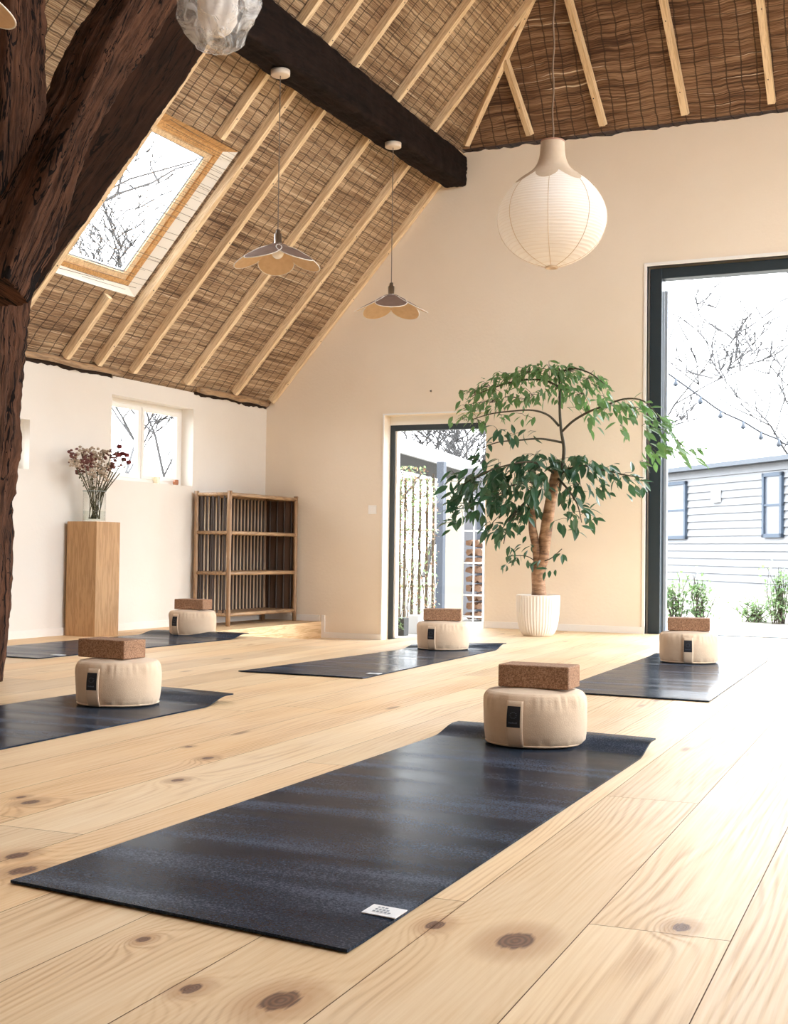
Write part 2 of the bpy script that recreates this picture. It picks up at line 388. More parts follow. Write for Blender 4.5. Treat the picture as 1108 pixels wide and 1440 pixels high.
# left wall
bm = B(); TL = .16
W1 = (7.19, 8.175, 1.035, 1.615); W2 = (5.35, 6.37, 1.05, 1.36)
def lp(y0, y1, z0, z1=None):
    n = max(1, int((y1 - y0) / .03)) if z1 is None else 1
    rows = []
    for i in range(n + 1):
        y = y0 + (y1 - y0) * i / n
        zi = z1 if z1 is not None else zl(XL) - .035 + rag(y + 40)
        zo = z1 if z1 is not None else zi - K * TL
        rows.append([bm.verts.new(p) for p in ((XL, y, z0), (XL, y, zi), (XL - TL, y, max(zo, z0 + .001)), (XL - TL, y, z0))])
    for a, b in zip(rows, rows[1:]):
        for k in range(4): bm.faces.new((a[k], a[(k + 1) % 4], b[(k + 1) % 4], b[k]))
    bm.faces.new(rows[0]); bm.faces.new(rows[-1][::-1])
lp(YB, W2[0], -.2); lp(W2[0], W2[1], -.2, W2[2]); lp(W2[0], W2[1], W2[3]); lp(W2[1], W1[0], -.2); lp(W1[0], W1[1], -.2, W1[2]); lp(W1[1], YW, -.2)
# plaster lintel above the window, kept under the slope
prism(bm, [(XL, W1[3]), (XL, zl(XL) - .02), (XL - .105, zl(XL - .105) - .02), (XL - .105, W1[3])], 'y', W1[0], W1[1])
for v in bm.verts: pass
struct(obj('wall_left', bm, M_WALL2), 'low plaster wall with window niche, strong light put into its tone', 'wall')
bm = B()   # fix: prism(axis y) takes (x,z) pairs
bm.free()
# right and back walls (out of frame)
RW = (4.6, 8.9, .12, 1.7)  # opening added in the unseen right wall to bring in side light
bm = B(); box(bm, (XR, YB, -.2), (XR + TL, RW[0], 1.7)); box(bm, (XR, RW[0], -.2), (XR + TL, RW[1], RW[2])); box(bm, (XR, RW[1], -.2), (XR + TL, YW, 1.7)); box(bm, (XR, RW[0], 1.69), (XR + TL, RW[1], 1.7))
struct(obj('wall_right', bm, M_WALL2), 'low plaster wall on the right with an added opening for light', 'wall')
bm = B(); prism(bm, [(XL - TL, -.2), (XR + TL, -.2), (XR + TL, 1.6), (XRIDGE + .35, zl(XRIDGE - .35)), (XRIDGE - .35, zl(XRIDGE - .35)), (XL - TL, 1.55)], 'y', YB - .2, YB)
struct(obj('wall_back', bm, M_WALL2), 'plaster gable wall behind the camera', 'wall')

# ------------------------------------------------------------------ roof (reed underside)
SK = (6.06, 6.90, -5.11, -4.34)          # skylight opening y0,y1,x0,x1
XO = XL - TL
def roof_piece(bm, luv, poly, zf, nrm, uvf, th=.09):
    n = Vector(nrm).normalized(); lo = [Vector((x, y, zf(x, y))) for x, y in poly]; hi = [p + n * th for p in lo]
    v = [bm.verts.new(p) for p in lo + hi]; k = len(poly)
    fs = [bm.faces.new(v[:k][::-1]), bm.faces.new(v[k:])] + [bm.faces.new((v[i], v[(i + 1) % k], v[k + (i + 1) % k], v[k + i])) for i in range(k)]
    for f in fs:
        for l in f.loops: l[luv].uv = uvf(l.vert.co)
yh = YW - (zl(XRIDGE) - ZH) / HS; xh = XL + (ZH - 1.76) / K
bm = B(); luv = bm.loops.layers.uv.new('UVMap')
uvl = lambda p: (p.y, (p.x - XL) * KN)
zf = lambda x, y: zl(x)
for poly in ([(XO, YB - .2), (XRIDGE, YB - .2), (XRIDGE, SK[0]), (XO, SK[0])], [(XO, SK[0]), (SK[2], SK[0]), (SK[2], SK[1]), (XO, SK[1])],
             [(SK[3], SK[0]), (XRIDGE, SK[0]), (XRIDGE, SK[1]), (SK[3], SK[1])],
             [(XO, SK[1]), (XRIDGE, SK[1]), (XRIDGE, yh), (xh, YW), (xh, YW + T), (XO, YW + T)]):
    roof_piece(bm, luv, poly, zf, (-K, 0, 1), uvl)
struct(obj('ceiling', bm, M_REED, recalc=True), 'sloping reed matting ceiling on the left with wire stitching', 'ceiling')
bm = B(); luv = bm.loops.layers.uv.new('UVMap')
xm = lambda x: 2 * XRIDGE - x
RL = [(1.6, 2.8), (3.8, 4.9), (5.2, 6.3), (6.5, 7.2)]; rx0, rx1 = .7, 2.3  # roof openings added on the unseen slope to bring in daylight
cut = YB - .2
for ya, yb in RL:
    roof_piece(bm, luv, [(xm(XO), cut), (XRIDGE, cut), (XRIDGE, ya), (xm(XO), ya)], lambda x, y: zr(x), (K, 0, 1), uvl)
    roof_piece(bm, luv, [(xm(XO), ya), (rx1, ya), (rx1, yb), (xm(XO), yb)], lambda x, y: zr(x), (K, 0, 1), uvl)
    roof_piece(bm, luv, [(rx0, ya), (XRIDGE, ya), (XRIDGE, yb), (rx0, yb)], lambda x, y: zr(x), (K, 0, 1), uvl)
    pr_ = portal('added_roof_daylight', ((rx0 + rx1) / 2 + .15, (ya + yb) / 2, zr((rx0 + rx1) / 2) + .13), (0, 0, 0), 2.4, 1.2); pr_.rotation_euler = Vector((K, 0, 1)).to_track_quat('Z', 'Y').to_euler()
    cut = yb
roof_piece(bm, luv, [(xm(XO), cut), (XRIDGE, cut), (XRIDGE, yh), (xm(xh), YW), (xm(xh), YW + T), (xm(XO), YW + T)], lambda x, y: zr(x), (K, 0, 1), uvl)
struct(obj('ceiling', bm, M_REED), 'sloping reed matting ceiling on the right with openings added for light', 'ceiling')
bm = B(); luv = bm.loops.layers.uv.new('UVMap')
roof_piece(bm, luv, [(xh, YW), (2 * XRIDGE - xh, YW), (XRIDGE, yh)], lambda x, y: zh(y), (0, HS, 1), lambda p: (p.x, (YW - p.y) * math.hypot(1, HS)))
roof_piece(bm, luv, [(xh, YW + T), (xh, YW - .002), (2 * XRIDGE - xh, YW - .002), (2 * XRIDGE - xh, YW + T)], lambda x, y: ZH + .001, (0, 0, 1), lambda p: (p.x, p.y))
struct(obj('ceiling', bm, M_REEDH), 'reed matting on the hipped end of the roof, shade darkened into its brown', 'ceiling')
# dark strips put in as the shadow gap along the wall heads
M_VOID = mat('dark_shadow_gap', (.035, .02, .014), .9)
bm = B(); bar(bm, (XL - .02, 8.18, zl(XL) - .025), (XL - .02, YW, zl(XL) - .025), .03, .035, bev=.006); bar(bm, (XL - .02, 5.0, zl(XL) - .025), (XL - .02, 7.19, zl(XL) - .025), .03, .035, bev=.006)
struct(obj('trim_3', bm, M_VOID), 'dark strip standing for the shadow gap along the top of the left wall', 'shadow gap')
bm = B(); pts = [Vector((XL + .045 + .01 * noise.noise(Vector((i * .3, 0, 5))), 5.2 + i * .1, zl(XL) - .0 + .012 * noise.noise(Vector((i * .35, 7, 0))))) for i in range(41)]
pts = [p for p in pts if p.y < 7.2]; tube(bm, pts, .022, 8)
tag(obj('eaves_pole', bm, M_OLD_POLE if 'M_OLD_POLE' in globals() else M_BAMBOOX), 'thin rough brown pole along the eaves left of the white window', 'pole', 'rough poles along the eaves')
bm = B(); pts = [Vector((XL + .045 + .01 * noise.noise(Vector((i * .3, 2, 5))), 8.17 + i * .1, zl(XL) - .0 + .012 * noise.noise(Vector((i * .35, 9, 0))))) for i in range(11)]
tube(bm, pts, [.022, .028, .02, .026, .02, .024, .03, .022, .02, .024, .02], 8)
tag(obj('eaves_pole', bm, M_BAMBOOX), 'thin rough brown pole along the eaves above the bamboo shelf', 'pole', 'rough poles along the eaves')

# battens -------------------------------------------------------------
M_SCREW = mat('dark_screw_heads', (.06, .045, .035), .4)
def slopeP(x, y, o): # point on left slope offset o inwards
    return Vector((x, y, zl(x))) - Vector((-K, 0, 1)).normalized() * o
def batten(p0, p1, nrm, label, w=.042, t=.055, group='pine battens on the left slope', ends=None):
    p0, p1 = Vector(p0), Vector(p1); d = (p1 - p0); L = d.length; d.normalize(); n = Vector(nrm).normalized()
    s = d.cross(n).normalized(); root = thing('roof_batten', label, 'batten', p0, 0, group)
    me = B(); t_ = bmesh.new(); box(t_, (0, -w / 2, -t / 2), (L, w / 2, t / 2), .002)
    mtx = Matrix((d, s, n)).transposed().to_4x4()
    join(me, t_); o = obj('lath', me, M_BATTEN, root, world=False)
    root.rotation_euler = mtx.to_euler()
    sc = B(); lathe(sc, [(0, -t / 2 - .0015), (.004, -t / 2 - .0015), (.005, -t / 2)], 8); first = obj('screw', sc, M_SCREW, root, world=False)
    k = 0; a = .12 + random.random() * .1
    while a < L:
        c = first if k == 0 else first.copy()
        if k: COL.objects.link(c); c.parent = root
        c.location = (a, random.uniform(-.007, .007), 0); a += random.uniform(.42, .52); k += 1
    return root
nin = (-K, 0, 1); OFF = .0285
def slope_batten(y, xa, xb, label, w=.042):
    return batten(slopeP(xa, y, OFF), slopeP(xb, y, OFF), nin, label, w)
def hipx(y): return xh + (YW - y) * (XRIDGE - xh) / (YW - yh)
slope_batten(6.02, -5.46, XRIDGE - .06, 'pine roof batten running along the left side of the skylight')
slope_batten(6.62, -5.46, -5.13, 'short pine batten from the eaves up to the lower edge of the skylight')
slope_batten(6.62, -4.32, XRIDGE - .06, 'pine batten rising from the top edge of the skylight past the wooden beam')
slope_batten(6.945, -5.46, XRIDGE - .06, 'pine batten along the bright right edge of the skylight')
slope_batten(7.33, -5.46, hipx(7.33) - .04, 'pine batten next right after the skylight, ending above the left half of the white window')
slope_batten(7.98, -5.46, hipx(7.98) - .04, 'pine batten whose foot ends above the right jamb of the white window')
slope_batten(8.64, -5.46, hipx(8.64) - .04, 'pine batten whose foot ends above the bamboo shelf')
slope_batten(YW - .03, -5.46, xh - .01, 'orange pine batten lying against the cream gable wall')
for y, lb in ((5.35, 'pine batten high behind the old oak post and brace'), (4.65, 'pine batten in the top left corner behind the old oak post')):
    slope_batten(y, -5.46, XRIDGE - .06, lb)
# hip rafter batten (where the two reed surfaces meet) and the hip battens
ha, hb = Vector((xh, YW, ZH)), Vector((XRIDGE, yh, zl(XRIDGE)))
hn = (Vector((-K, 0, 1)).normalized() + Vector((0, HS, 1)).normalized()).normalized()
batten(ha - hn * .03 + (hb - ha).normalized() * .06, hb - hn * .04, hn, 'pine hip batten in the fold between the left and the shaded reed', .045, .04, 'pine battens on the hipped end')
hpn = Vector((0, HS, 1)).normalized()
def hbat(x, xt, label):
    top = yh + .02 + abs(xt - XRIDGE) / abs(xh - XRIDGE) * (YW - yh)
    p0 = Vector((x, YW - .03, zh(YW - .03))) - hpn * OFF; p1 = Vector((xt, top, zh(top))) - hpn * OFF
    batten(p0, p1, hpn, label, .05, .04, 'pine battens on the hipped end')
hbat(-3.215, -3.30, 'short pine batten on the shaded reed just left of the paper lantern cord')
hbat(-2.65, -2.80, 'pine batten on the shaded reed first to the right of the paper lantern cord')
hbat(-2.05, -2.19, 'pine batten on the shaded reed above the corner of the big door')
hbat(-1.45, -1.52, 'pine batten on the shaded reed nearest the right edge of the picture')

# ------------------------------------------------------------------ timbers
def rough_beam(name, secs, mt, amp=.02, sub=5, seed=0, parent=None, dens=.018, corner=.12):
    """secs: list of (centre, half-axis a, half-axis b); resampled, superelliptic section, noisy surface"""
    bm = B(); luv = bm.loops.layers.uv.new('UVMap'); L = [0]
    for i in range(1, len(secs)): L.append(L[-1] + (secs[i][0] - secs[i - 1][0]).length)
    n = max(4, int(L[-1] / dens)); m_ = 72; rings = []
    for i in range(n + 1):
        s = L[-1] * i / n; j = 0
        while j < len(L) - 2 and s > L[j + 1]: j += 1
        f = (s - L[j]) / (L[j + 1] - L[j]); c, a, b = [secs[j][q].lerp(secs[j + 1][q], f) for q in range(3)]
        ring = []
        for k in range(m_):
            th = 2 * PI * (k + .5) / m_; ca, sa = math.cos(th), math.sin(th); r = 1 / (abs(ca) ** 9 + abs(sa) ** 9) ** (1 / 9)
            p = c + a * (ca * r) + b * (sa * r); dirn = (p - c).normalized()
            q = Vector((p.x * 3, p.y * 3, p.z * 3)) + Vector((seed, 0, 0))
            d = amp * (noise.noise(q) * 1.0 + .5 * noise.noise(q * 3.3) + .35 * noise.noise(Vector((th * 5, s * 2.2, seed))) + .3 * noise.noise(q * 9) + .5 * noise.noise(Vector((th * 9, s * 1.6, seed + 5))) - .9 * max(0, .12 - abs(noise.noise(Vector((th * 3.2, s * 1.1, seed + 9))))) * 5 + .25 * noise.noise(q * 22))
            ring.append((bm.verts.new(p + dirn * d), s, th * .12))
        rings.append(ring)
    for A, Bq in zip(rings, rings[1:]):
        for k in range(m_):
            k2 = (k + 1) % m_; f = bm.faces.new((A[k][0], A[k2][0], Bq[k2][0], Bq[k][0])); f.smooth = True
            for l, (u_, v_) in zip(f.loops, ((A[k][1], A[k][2]), (A[k2][1], A[k][2] + 2 * PI / m_ * .12), (Bq[k2][1], A[k][2] + 2 * PI / m_ * .12), (Bq[k][1], A[k][2]))): l[luv].uv = (u_, v_ )
    for cap, s_ in ((rings[0][::-1], 0), (rings[-1], L[-1])):
        f = bm.faces.new([q[0] for q in cap])
        for l in f.loops: l[luv].uv = (s_ + l.vert.co.y, l.vert.co.x + l.vert.co.z)
    return obj(name, bm, mt, parent)
V = Vector
# purlin beam
secs = []
for y, zb, zt, x0, x1 in ((9.22, 3.385, 3.62, -3.925, -3.735), (8.0, 3.37, 3.635, -3.93, -3.72), (6.5, 3.36, 3.66, -3.925, -3.70), (5.0, 3.33, 3.67, -3.92, -3.69), (3.0, 3.30, 3.68, -3.92, -3.68)):
    c = V(((x0 + x1) / 2, y, (zb + zt) / 2)); secs.append((c, V(((x1 - x0) / 2, 0, 0)), V((0, 0, (zt - zb) / 2))))
tag(rough_beam('purlin_beam', secs, M_BEAM, .010, seed=3), 'thick almost black timber beam running up to the gable wall, with lamp roses on it', 'beam')
# post
secs = []
for z, xr in ((0, -3.795), (.3, -3.78), (.6, -3.765), (.9, -3.745), (1.2, -3.725), (1.5, -3.715), (1.75, -3.70), (2.4, -3.66), (2.9, -3.645), (3.32, -3.64)):
    secs.append((V((xr - .145, 4.19, z)), V((.13, 0, 0)), V((0, .12, 0))))
tag(rough_beam('timber_post', secs, M_OLD, .022, seed=11), 'rough old dark oak post standing on the floor at the left edge', 'post')
# brace in front of the post, rising towards the purlin
secs = []
st = [((5, 400), (47, 420), (-30, 395)), ((40, 310), (90, 322), (0, 290)), ((87, 206), (132, 206), (40, 190)), ((144, 83), (193, 92), (98, 80)), ((191, 0), (255, 0), (141, 0))]
cen = []
for bnd, rg, lf in st:
    a = atx(*bnd, -3.50); b = atx(*rg, -3.50); cen.append((a, b))
cen.append((cen[-1][0] + (cen[-1][0] - cen[-2][0]) * .45, cen[-1][1] + (cen[-1][1] - cen[-2][1]) * .45))
dirn = (cen[-2][0] - cen[0][0]).normalized()
for a, b in cen:
    mid = (a + b) / 2; wv = (b - a); wv -= dirn * wv.dot(dirn)
    secs.append((mid + V((-.13, 0, 0)), wv / 2, V((.13, 0, 0))))
tag(rough_beam('timber_brace', secs, M_OLD, .016, seed=23), 'gnarled old oak brace slanting up from the post across the top left corner', 'brace')
# rafter beam under the slope
secs = []
for x, w_ in ((-5.3, .20), (-4.72, .23), (-4.23, .25), (-3.9, .24), (-3.6, .24)):
    c = slopeP(x, 5.55, .15); n_ = V((-K, 0, 1)).normalized(); secs.append((c, V((0, w_ * .8 + .03, 0)), n_ * .12))
tag(rough_beam('rafter_beam', secs, M_BEAM2, .014, seed=31), 'dark brown rafter beam under the reed, running down behind the brace left of the skylight', 'beam')

# ------------------------------------------------------------------ baseboards
def bb(name, a, b, h, label, z=0):
    bm = B(); (x0, y0), (x1, y1) = a, b; box(bm, (x0, y0, z), (x1, y1, z + h - .006)); 
    cx = .006 if abs(x1 - x0) < .05 else 0; box(bm, (x0, y0, z + h - .006), (x1, y1, z + h), 0); struct(obj(name, bm, M_WHITE2), label, 'baseboard')
M_WHITE2 = plaster('white_skirting', (.84, .80, .74), (.83, .78, .72))
bb('baseboard_left', (XL, YB), (XL + .012, YW), .05, 'low white skirting along the left wall')
bb('baseboard_end', (SD[1], YW - .014), (BD[0], YW), .048, 'white skirting between the small and the big glass doors')
bm = B(); box(bm, (XL, YW - .014, .001), (PIT[0], YW, .05)); box(bm, (PIT[0] + .016, YW - .014, PIT[3]), (PIT[0] + .045, YW, .05)); box(bm, (PIT[0] + .045, YW - .014, PIT[3]), (SD[0], YW, PIT[3] + .045))
struct(obj('baseboard_end', bm, M_WHITE2), 'white skirting stepping down beside the pine riser', 'baseboard')

# ------------------------------------------------------------------ small glass door
dy = YW + .11
d1 = struct(thing('door_1', 'small glazed door with thin dark frame on the sunken landing', 'door', (SD[0], dy, PIT[3])))
bm = B(); x0, x1, zb, zt = SD[0], SD[1] + .02, PIT[3], 1.57; fw = .030
box(bm, (x0, dy, zb), (x0 + .038, dy + .06, zt), .002); box(bm, (x1 - fw, dy - .0, zb), (x1, dy + .06, zt), .002); box(bm, (x0 + .038, dy, zt - .045), (x1 - fw, dy + .06, zt), .002); box(bm, (x0 + .038, dy, zb), (x1 - fw, dy + .06, zb + .012), .002)
obj('door_frame', bm, M_FRAME, d1)
bm = B(); box(bm, (x0 + .038, dy + .025, zb + .012), (x1 - fw, dy + .031, zt - .045)); obj('pane', bm, M_GLASS, d1)
bm = B(); box(bm, (x0 + .038, dy + .012, zb + .012), (x0 + .056, dy + .05, zt - .045), .002); obj('inner_stile', bm, M_WHITE, d1)
bm = B(); box(bm, (SD[0], dy, 1.57), (SD[1], dy + .05, SD[2]), 0); box(bm, (SD[0] - .012, YW - .008, PIT[3]), (SD[0], YW, SD[2] + .012)); box(bm, (SD[0], YW - .008, SD[2]), (SD[1] , YW, SD[2] + .012))
struct(obj('trim_4', bm, M_WHITE), 'white edge bead and head panel around the small glass door', 'trim')

# ------------------------------------------------------------------ big glass door
dy2 = YW + .05
d2 = struct(thing('door_2', 'tall wide glazed barn door with dark blue-black frame', 'door', (BD[0], dy2, 0)))
bm = B(); x0, x1, zt = BD[0] + .01, BD[1] - .01, BD[2] - .01
box(bm, (x0, dy2, 0), (x0 + .085, dy2 + .12, zt), .004); box(bm, (x1 - .085, dy2, 0), (x1, dy2 + .12, zt), .004); box(bm, (x0 + .085, dy2, zt - .075), (x1 - .085, dy2 + .12, zt), .004)
obj('door_frame', bm, M_FRAME, d2)
bm = B(); box(bm, (x0 + .09, dy2 + .07, .008), (x0 + .112, dy2 + .11, zt - .15), .003); obj('sliding_stile', bm, mat('pale_blue_grey_stile', (.36, .42, .50), .35), d2)
bm = B(); box(bm, (x0 + .112, dy2 + .08, .008), (x1 - .085, dy2 + .086, zt - .075)); obj('pane', bm, M_GLASS, d2)
bm = B(); box(bm, (x0 + .085, dy2 + .03, -.003), (x1 - .085, dy2 + .12, .008), .002); obj('threshold', bm, M_GREYBL, d2)
bm = B(); box(bm, (BD[0] - .022, YW - .008, 0), (BD[0], YW + .05, BD[2] + .025)); box(bm, (BD[0], YW - .008, BD[2]), (BD[1], YW + .05, BD[2] + .025))
struct(obj('trim_5', bm, M_WHITE), 'thin white edge bead around the big glass door', 'trim')

# ------------------------------------------------------------------ windows
def side_window(name, W, label, mull):
    r = struct(thing(name, label, 'window', (XL - .1, (W[0] + W[1]) / 2, W[2])))
    y0, y1, z0, z1 = W; xa, xb = XL - .145, XL - .105
    bm = B(); box(bm, (xa, y0, z0), (xb, y1, z0 + .03)); box(bm, (xa, y0, z1 - .035), (xb, y1, z1)); box(bm, (xa, y0, z0 + .03), (xb, y0 + .035, z1 - .035)); box(bm, (xa, y1 - .05, z0 + .03), (xb, y1, z1 - .035)); box(bm, (xa, mull - .012, z0 + .03), (xb, mull + .012, z1 - .035))
    obj('window_frame', bm, M_WHITE, r)
    for a, b in ((y0 + .035, mull - .012), (mull + .012, y1 - .05)):
        bm = B(); s = .028; xs, xe = xb - .014, xb + .012; za, zc = z0 + .03, z1 - .035
        box(bm, (xs, a, za), (xe, a + s, zc), .002); box(bm, (xs, b - s, za), (xe, b, zc), .002); box(bm, (xs, a + s, za), (xe, b - s, za + s), .002); box(bm, (xs, a + s, zc - s), (xe, b - s, zc), .002)
        sa = obj('sash', bm, M_WHITE, r)
        bm = B(); box(bm, (xs + .008, a + s, za + s), (xs + .012, b - s, zc - s)); obj('pane', bm, M_GLASS, sa)
    return r
side_window('window_1', W1, 'white two-pane window in the niche of the left wall', 7.655)
side_window('window_2', W2, 'white window mostly hidden behind the old oak post', 5.85)
portal('window_daylight', (XL - .2, 7.68, 1.32), (PI / 2, 0, -PI / 2), .95, .55)

# skylight
sk = struct(thing('window_3', 'roof skylight with pine frame and bare branches behind', 'skylight', slopeP(-4.72, 6.48, 0)))
def SP(x, y, up): return Vector((x, y, zl(x))) + Vector((-K, 0, 1)).normalized() * up
def slab(bm, a, b, u0_, u1_):      # a=(x,y) b=(x,y) rectangle on slope between two heights
    pts = [SP(x, y, u) for u in (u0_, u1_) for x, y in ((a[0], a[1]), (b[0], a[1]), (b[0], b[1]), (a[0], b[1]))]
    add_faces(bm, pts, [(0, 3, 2, 1), (4, 5, 6, 7), (0, 1, 5, 4), (1, 2, 6, 5), (2, 3, 7, 6), (3, 0, 4, 7)])
y0, y1, x0, x1 = SK
def board(bm, c4, th=.012):      # four (x, y, up) corners, thickened away from the room
    lo = [SP(*c) for c in c4]; n_ = (lo[1] - lo[0]).cross(lo[2] - lo[0]).normalized()
    if n_.dot(Vector((-K, 0, 1))) < 0: n_ = -n_
    if abs(n_.dot(Vector((-K, 0, 1)).normalized())) < .2: n_ = n_ if n_.dot(SP(-4.72, 6.48, 0) - lo[0]) < 0 else -n_
    add_faces(bm, lo + [p + n_ * th for p in lo], [(0, 3, 2, 1), (4, 5, 6, 7), (0, 1, 5, 4), (1, 2, 6, 5), (2, 3, 7, 6), (3, 0, 4, 7)])
fx0, fx1, fy0, fy1 = x0 + .03, -4.375, y0 + .004, 6.815; UP = .035
M_SPLAY = mat('splay_daylight_white', (.90, .87, .80), .8)  # white stands for daylight burning out the reed at the skylight edge
bm = B(); board(bm, [(fx0, fy1, UP), (fx1, fy1, UP), (x1, y1 - .004, .001), (x0, y1 - .004, .001)]); board(bm, [(fx0, fy0, UP), (fx0, fy1, UP), (x0, y1 - .004, .001), (x0, fy0, .001)])
obj('daylight_splay', bm, M_SPLAY, sk)
bm = B(); board(bm, [(fx1, fy0, UP), (fx1, fy1, UP), (x1 - .003, y1 - .004, .001), (x1 - .003, fy0, .001)]); board(bm, [(fx0, fy0, UP), (fx1, fy0, UP), (x1, fy0, .001), (x0, fy0, .001)])
obj('lining_board', bm, M_PINE, sk)
def ring(bm, a0, a1, b0, b1, wb, wt, wl, wr, u0_, u1_):
    slab(bm, (a0, b0), (a0 + wb, b1), u0_, u1_); slab(bm, (a1 - wt, b0), (a1, b1), u0_, u1_); slab(bm, (a0 + wb, b0), (a1 - wt, b0 + wl), u0_, u1_); slab(bm, (a0 + wb, b1 - wr), (a1 - wt, b1), u0_, u1_)
bm = B(); ring(bm, fx0, fx1, fy0, fy1, .022, .03, .02, .045, UP, UP + .05); obj('window_frame', bm, M_PINE, sk)
bm = B(); ring(bm, fx0 + .022, fx1 - .03, fy0 + .02, fy1 - .045, .028, .028, .02, .05, UP + .012, UP + .05); obj('sash', bm, M_BATTEN, sk)
bm = B(); ring(bm, fx0 + .05, fx1 - .058, fy0 + .04, fy1 - .095, .005, .005, .005, .008, UP + .022, UP + .05); obj('glazing_bead', bm, M_GREYBL, sk)
bm = B(); slab(bm, (fx0 + .053, fy0 + .043), (fx1 - .061, fy1 - .10), UP + .035, UP + .039); obj('pane', bm, M_GLASS, sk)
bm = B(); rs = random.Random(4)
for k in range(60):
    xx = SK[2] + (SK[3] - SK[2]) * (k + rs.random()) / 60; ya = SK[0] + rs.random() * .35; yb = min(SK[1] + .03, ya + rs.uniform(.3, .9)); d_ = rs.uniform(-.008, .008)
    tube(bm, [SP(xx, ya, -.003), SP(xx + d_ * .5 + rs.gauss(0, .002), (ya + yb) / 2, -.006), SP(xx + d_, yb, -.003)], rs.uniform(.0008, .0018), 4, False)
tag(obj('reed_stalks', bm, mat('loose_reed_stalk', (.16, .11, .07), .8)), 'thin loose reed stalks stretched across the roof skylight', 'reed stalks', kind='stuff')
po = portal('skylight_daylight', SP(-4.72, 6.48, .25), (0, 0, 0), 1.1, .8)
po.rotation_euler = Vector((-K, 0, 1)).to_track_quat('Z', 'Y').to_euler()

# ------------------------------------------------------------------ yoga mats
def mat_material():
    mt = mat('blue_black_mat_rubber', (.018, .024, .036), .5); q = N(mt); o = q.obj()
    a = q.noise(o, 260, 2, .7); b = q.noise(q.scale(o, 1.0, 7, 1), 1.4, 1)
    q.col(q.ramp(q.math('ADD', q.math('MULTIPLY', a, .55), q.math('MULTIPLY', b, .45)), [(.38, (.008, .013, .024)), (.52, (.020, .029, .046)), (.64, (.075, .095, .135))]))
    q.put(q.b.inputs['Roughness'], q.map(b, .3, .7, .17, .27)); q.b.inputs['IOR'].default_value = 1.075; q.b.inputs['Sheen Weight'].default_value = .02; q.b.inputs['Sheen Roughness'].default_value = .25; q.b.inputs['Sheen Tint'].default_value = (.8, .9, 1, 1); q.bump(q.math('ADD', q.math('MULTIPLY', a, .06), b), .12, .004); return mt
M_MAT = mat_material(); M_TAG = mat('white_cloth_tag', (.80, .80, .80), .7); M_TAGINK = mat('grey_tag_print', (.25, .27, .30), .8)
def yoga_mat(nl, nr, fr, fl_, label, curl=.028, tagside=True):
    nl, nr, fr, fl_ = [Vector((p[0], p[1], 0)) for p in (nl, nr, fr, fl_)]
    c0 = (nl + nr + fr + fl_) / 4
    r = thing('yoga_mat', label, 'yoga mat', c0, 0, 'dark yoga mats laid out on the floor')
    NU, NV = 14, 110; L = (fr - nr).length; th = .0045
    def P(u, v):
        p = nl.lerp(nr, u).lerp(fl_.lerp(fr, u), v); s = (1 - v) * L; s0 = v * L
        z = .0006 + .0012 * (1 + noise.noise(Vector((p.x * 1.5 + 9, p.y * 4, 0)))) * math.sin(PI * u) ** .5
        if s < .22: t = 1 - s / .22; z += curl * math.sin(min(1, t * 1.12) * PI / 2 * 1.12) ** 2 * (.8 + .2 * u)
        if s0 < .06: z += .0015 * (1 - s0 / .06)
        return p + Vector((0, 0, z))
    bm = B(); g = [[(bm.verts.new(P(i / NU, j / NV)), bm.verts.new(P(i / NU, j / NV) + Vector((0, 0, th)))) for j in range(NV + 1)] for i in range(NU + 1)]
    def edge_q(a, b): bm.faces.new([bm.verts.new(v.co) for v in (a[0], b[0], b[1], a[1])])
    for i in range(NU):
        for j in range(NV):
            for k in (0, 1):
                f = bm.faces.new((g[i][j][k], g[i + 1][j][k], g[i + 1][j + 1][k], g[i][j + 1][k])); f.smooth = True
    for i in range(NU):
        for j in (0, NV): edge_q(g[i][j], g[i + 1][j])
    for j in range(NV):
        for i in (0, NU): edge_q(g[i][j], g[i][j + 1])
    obj('mat_sheet', bm, M_MAT, r)
    if tagside:     # small folded cloth tag on the right edge near the front
        bm = B(); dU = (nr - nl).normalized(); dV = (fr - nr).normalized(); z = Vector((0, 0, th + .0035))
        a = nr + dV * .17 + dU * .002 + z; w_, h_ = .062, .05
        add_faces(bm, [a - dU * w_, a, a + dV * h_, a - dU * w_ + dV * h_, a - dU * w_ - Vector((0, 0, .0015)), a - Vector((0, 0, .0015)), a + dV * h_ - Vector((0, 0, .0015)), a - dU * w_ + dV * h_ - Vector((0, 0, .0015))],
                  [(0, 1, 2, 3), (7, 6, 5, 4), (0, 4, 5, 1), (1, 5, 6, 2), (2, 6, 7, 3), (3, 7, 4, 0)])
        tg = obj('cloth_tag', bm, M_TAG, r); tg['label'] = 'small white cloth tag'
        bm = B(); zz = Vector((0, 0, .0008))
        for q_ in range(3):     # two rows of tiny grey print
            for kx in range(5 - q_):
                b0 = a - dU * (w_ - .014 - kx * .007) + dV * (.012 + q_ * .011) + zz
                add_faces(bm, [b0, b0 + dU * .0045, b0 + dU * .0045 + dV * .006, b0 + dV * .006], [(0, 1, 2, 3)])
        obj('tag_print', bm, M_TAGINK, tg)
    return r
cz = .028
def zz(px, py): p = atz(px, py, cz); return (p.x, p.y)
yoga_mat((-1.519, 1.735), (-.84, 1.656), zz(922, 1040), zz(645, 1013), 'large dark yoga mat in the foreground carrying the nearest cushion')
yoga_mat((-3.20, 2.05), (-2.50, 2.03), (-2.60, 4.16), (-3.24, 4.28), 'dark yoga mat cut by the left edge of the picture, nearest the old post')
yoga_mat((-3.216, 5.185), (-2.578, 5.197), zz(712, 905), zz(585, 905), 'dark yoga mat in the middle of the room leading to the small glass door')
